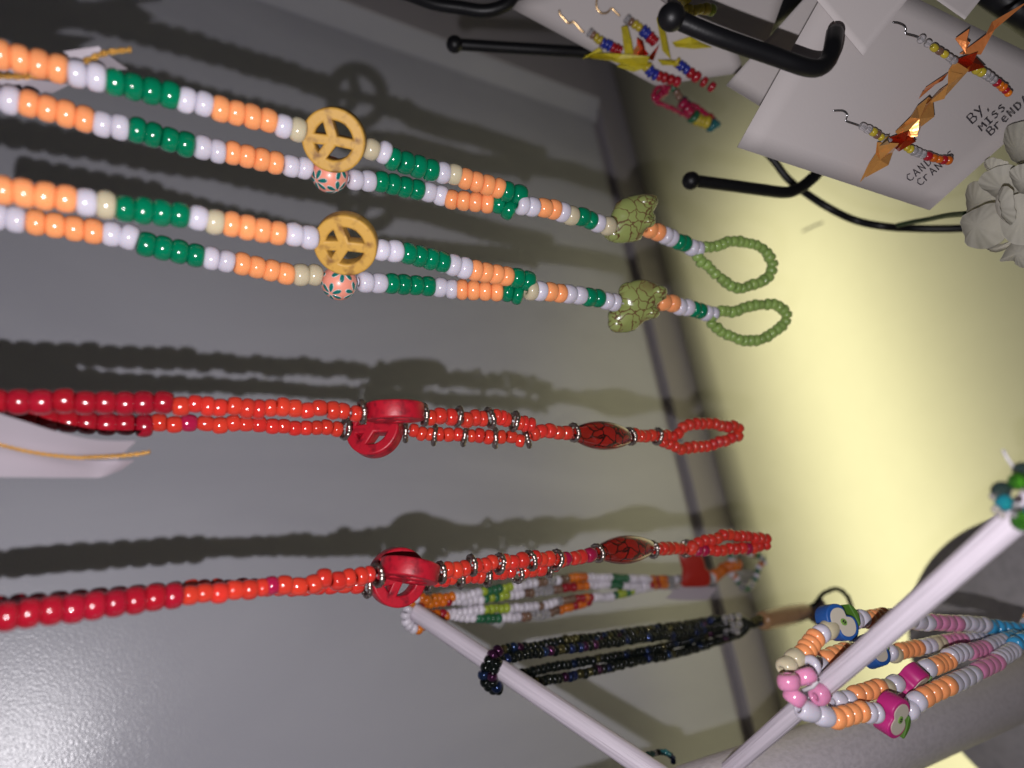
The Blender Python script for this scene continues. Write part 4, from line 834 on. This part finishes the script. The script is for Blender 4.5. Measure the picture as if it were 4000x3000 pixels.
def crane2(label, ear, top, bot, wings):
    o = on_plane(bot[0][0], bot[0][1], gp, gn, 0.004); t = thing('crane_earring', label, 'earring', o, 'yellow paper crane earrings')
    wire(t, ear, goldwire, gp, gn, 0.004, 0.0006)
    bead_run(t, top[:2], ['c', 'b', 'y', 'y', 'b'], gp, gn, 0.005, 0.0029, hk=1.1); bead_run(t, top[1:], ['n', 'n', 'n', 'm', 'm', 'm'], gp, gn, 0.005, 0.0034, hk=1.1)
    bead_run(t, bot, ['y', 'n', 'n', 'n', 'm', 'm', 'm', 'm'], gp, gn, 0.006, 0.0033, hk=1.1)
    for nm, pts, m, lf in wings: facet(nm, pts, m, t, gp, gn, lf)
crane2('left yellow paper crane earring with navy and red beads on the blurred card', [(2182, 42), (2186, 60), (2200, 75), (2218, 93), (2236, 88), (2250, 100), (2264, 118), (2280, 130)], [(2300, 130), (2350, 168), (2415, 200)], [(2520, 262), (2540, 290), (2580, 302), (2635, 320)],
       [('wing', [(2278, 218), (2340, 212), (2420, 215), (2520, 225), (2520, 262), (2450, 262), (2380, 240), (2300, 232)], ypaper, [.006, .010, .012, .010, .006, .006, .008, .008]),
        ('wing', [(2300, 225), (2262, 236), (2330, 190), (2345, 205)], ypaper, [.006, .010, .012, .008]),
        ('wing', [(2440, 235), (2400, 262), (2470, 282), (2530, 262), (2520, 240)], ypaper, [.004, .006, .004, .006, .005]),
        ('wing', [(2455, 215), (2475, 180), (2500, 215), (2480, 228)], foil, [.006, .010, .008, .006]),
        ('wing', [(2415, 112), (2430, 110), (2455, 165), (2462, 215), (2432, 212)], ypaper, [.012, .014, .012, .008, .008]),
        ('wing', [(2530, 215), (2478, 222), (2475, 152), (2495, 168), (2512, 200)], foil_red, [.006, .006, .012, .010, .008])])
crane2('right yellow paper crane earring with navy and red beads beside the nearest black ball', [(2335, -25), (2327, 5), (2328, 35), (2345, 54), (2368, 52), (2385, 36), (2400, 50), (2420, 68)], [(2445, 78), (2505, 120), (2550, 165)], [(2635, 245), (2660, 265), (2700, 295), (2770, 340)],
       [('wing', [(2550, 78), (2562, 74), (2588, 150), (2604, 235), (2578, 200)], ypaper, [.012, .014, .012, .008, .008]),
        ('wing', [(2618, 168), (2680, 148), (2720, 165), (2762, 190), (2700, 194), (2625, 188)], ypaper, [.006, .008, .008, .008, .008, .006]),
        ('wing', [(2560, 235), (2600, 238), (2655, 240), (2640, 258), (2580, 256)], ypaper, [.008, .009, .006, .006, .006]),
        ('wing', [(2520, 232), (2555, 180), (2550, 215), (2540, 240)], foil_red, [.006, .012, .010, .006])])
tY = thing('yellow_earring', 'yellow beaded earring partly hidden behind the nearest black ball hook', 'earring', P(2750, 30, 0.39))
path_beads(tY, [(2660, -20), (2690, 20), (2680, 50), (2740, 35), (2780, 40), (2800, 58)], [(2600, 1330), (2900, 1300)], 0.0045, 0.0030, lambda u: random.choice(['y', 'l', 'y']), kind='seed')
# magenta beaded drop hanging below the pale card
tM = thing('beaded_drop_earring', 'magenta beaded drop earring hanging below the blurred pale card', 'earring', P(2650, 380, 0.50))
KM = [(2500, 1790), (2900, 1700)]
path_beads(tM, [(2575, 335), (2556, 360), (2556, 392), (2585, 408), (2624, 422), (2660, 442), (2690, 455)], KM, 0.003, 0.0017, lambda u: 'D')
path_beads(tM, [(2590, 340), (2610, 350), (2580, 372), (2565, 390)], KM, 0.004, 0.0030, lambda u: 'D')
path_beads(tM, [(2630, 342), (2650, 372), (2672, 395), (2700, 412), (2735, 432), (2770, 458), (2805, 490)], KM, 0.004, 0.0028, bands((2642, ('e',)), (2668, ('y', 'b')), (2690, ('k2',)), (2790, ('D', 'm')), (2900, ('t',))))
path_beads(tM, [(2668, 405), (2690, 432), (2715, 460), (2750, 475), (2790, 495)], KM, 0.004, 0.0048, bands((2705, ('D',)), (2718, ('e',)), (2765, ('y',)), (2900, ('t',))), kind='seed')

# ------------------------------------------------------------------ artificial flower
tL = thing('artificial_flower', 'white fabric flower with ruffled petals at the right edge below the handwritten card', 'flower', P(3880, 830, 0.34))
def petal(pts, d, tilt, th=0.0004, cup=0.004): px_pillow('petal', petal_m, tL, pts, d, th, tilt, 0.6, n=80, rings=10, ripple=0.0003, cup=cup)
petal([(3703, 870), (3715, 800), (3755, 735), (3830, 712), (3890, 740), (3910, 800), (3870, 860), (3780, 880)], 0.352, (0.4, 0.3))
petal([(3702, 845), (3700, 880), (3735, 925), (3765, 958), (3850, 965), (3920, 940), (3950, 880), (3900, 810), (3830, 790), (3760, 815)], 0.344, (0.3, -0.35))
petal([(3820, 730), (3850, 680), (3920, 650), (3990, 670), (4030, 740), (3990, 820), (3900, 820), (3850, 780)], 0.348, (-0.2, 0.4))
petal([(3850, 775), (3880, 740), (3935, 740), (3955, 800), (3945, 860), (3910, 890), (3868, 870), (3845, 820)], 0.334, (0.5, 0.1))
petal([(3910, 800), (3960, 760), (4060, 760), (4090, 860), (4030, 945), (3960, 950), (3915, 900)], 0.338, (-0.3, -0.2))
petal([(3885, 1015), (3900, 960), (3960, 925), (4060, 920), (4090, 1010), (4000, 1040), (3960, 1030), (3935, 1012)], 0.348, (0.1, -0.4))
petal([(3825, 988), (3860, 970), (3910, 958), (3940, 950), (3925, 975), (3870, 998)], 0.352, (0.1, 0.2))
petal([(3825, 655), (3860, 630), (3915, 645), (3925, 690), (3880, 705), (3850, 690)], 0.354, (0, 0.3))
petal([(3890, 640), (3890, 560), (3930, 500), (4030, 480), (4080, 600), (4040, 700), (3960, 690)], 0.356, (0.2, 0.3))
petal([(3930, 700), (3960, 660), (4030, 650), (4060, 720), (4030, 790), (3960, 780)], 0.332, (-0.1, 0.3))
def stem(pts, r):
    q = spline([P(*p) for p in pts], 0.002); o = q[0].copy(); put('stem', tube_mesh('stem', [p - o for p in q], r, 8), stem_m, tL, o)
stem([(3505, 880, 0.46), (3560, 868, 0.45), (3620, 858, 0.43), (3700, 842, 0.40), (3780, 835, 0.37)], 0.0016)
stem([(3980, 720, 0.36), (4000, 690, 0.36), (4040, 660, 0.36)], 0.0010)
lint = thing('thread_scrap', 'short grey thread scrap lying on the glowing glass below the hooks', 'thread', (0, 0, 0))
q = [on_plane(x, y, Vector((0, 0, 0.0008)), Vector((0, 0, 1))) for x, y in [(3135, 904), (3160, 892), (3190, 878), (3214, 869)]]; lint.location = q[0]; WLOC.pop(lint.name, None)
put('strand', tube_mesh('strand', [p - q[0] for p in q], 0.0012, 6), mat('grey_thread', (0.3, 0.29, 0.24), 0.8), lint, q[0])
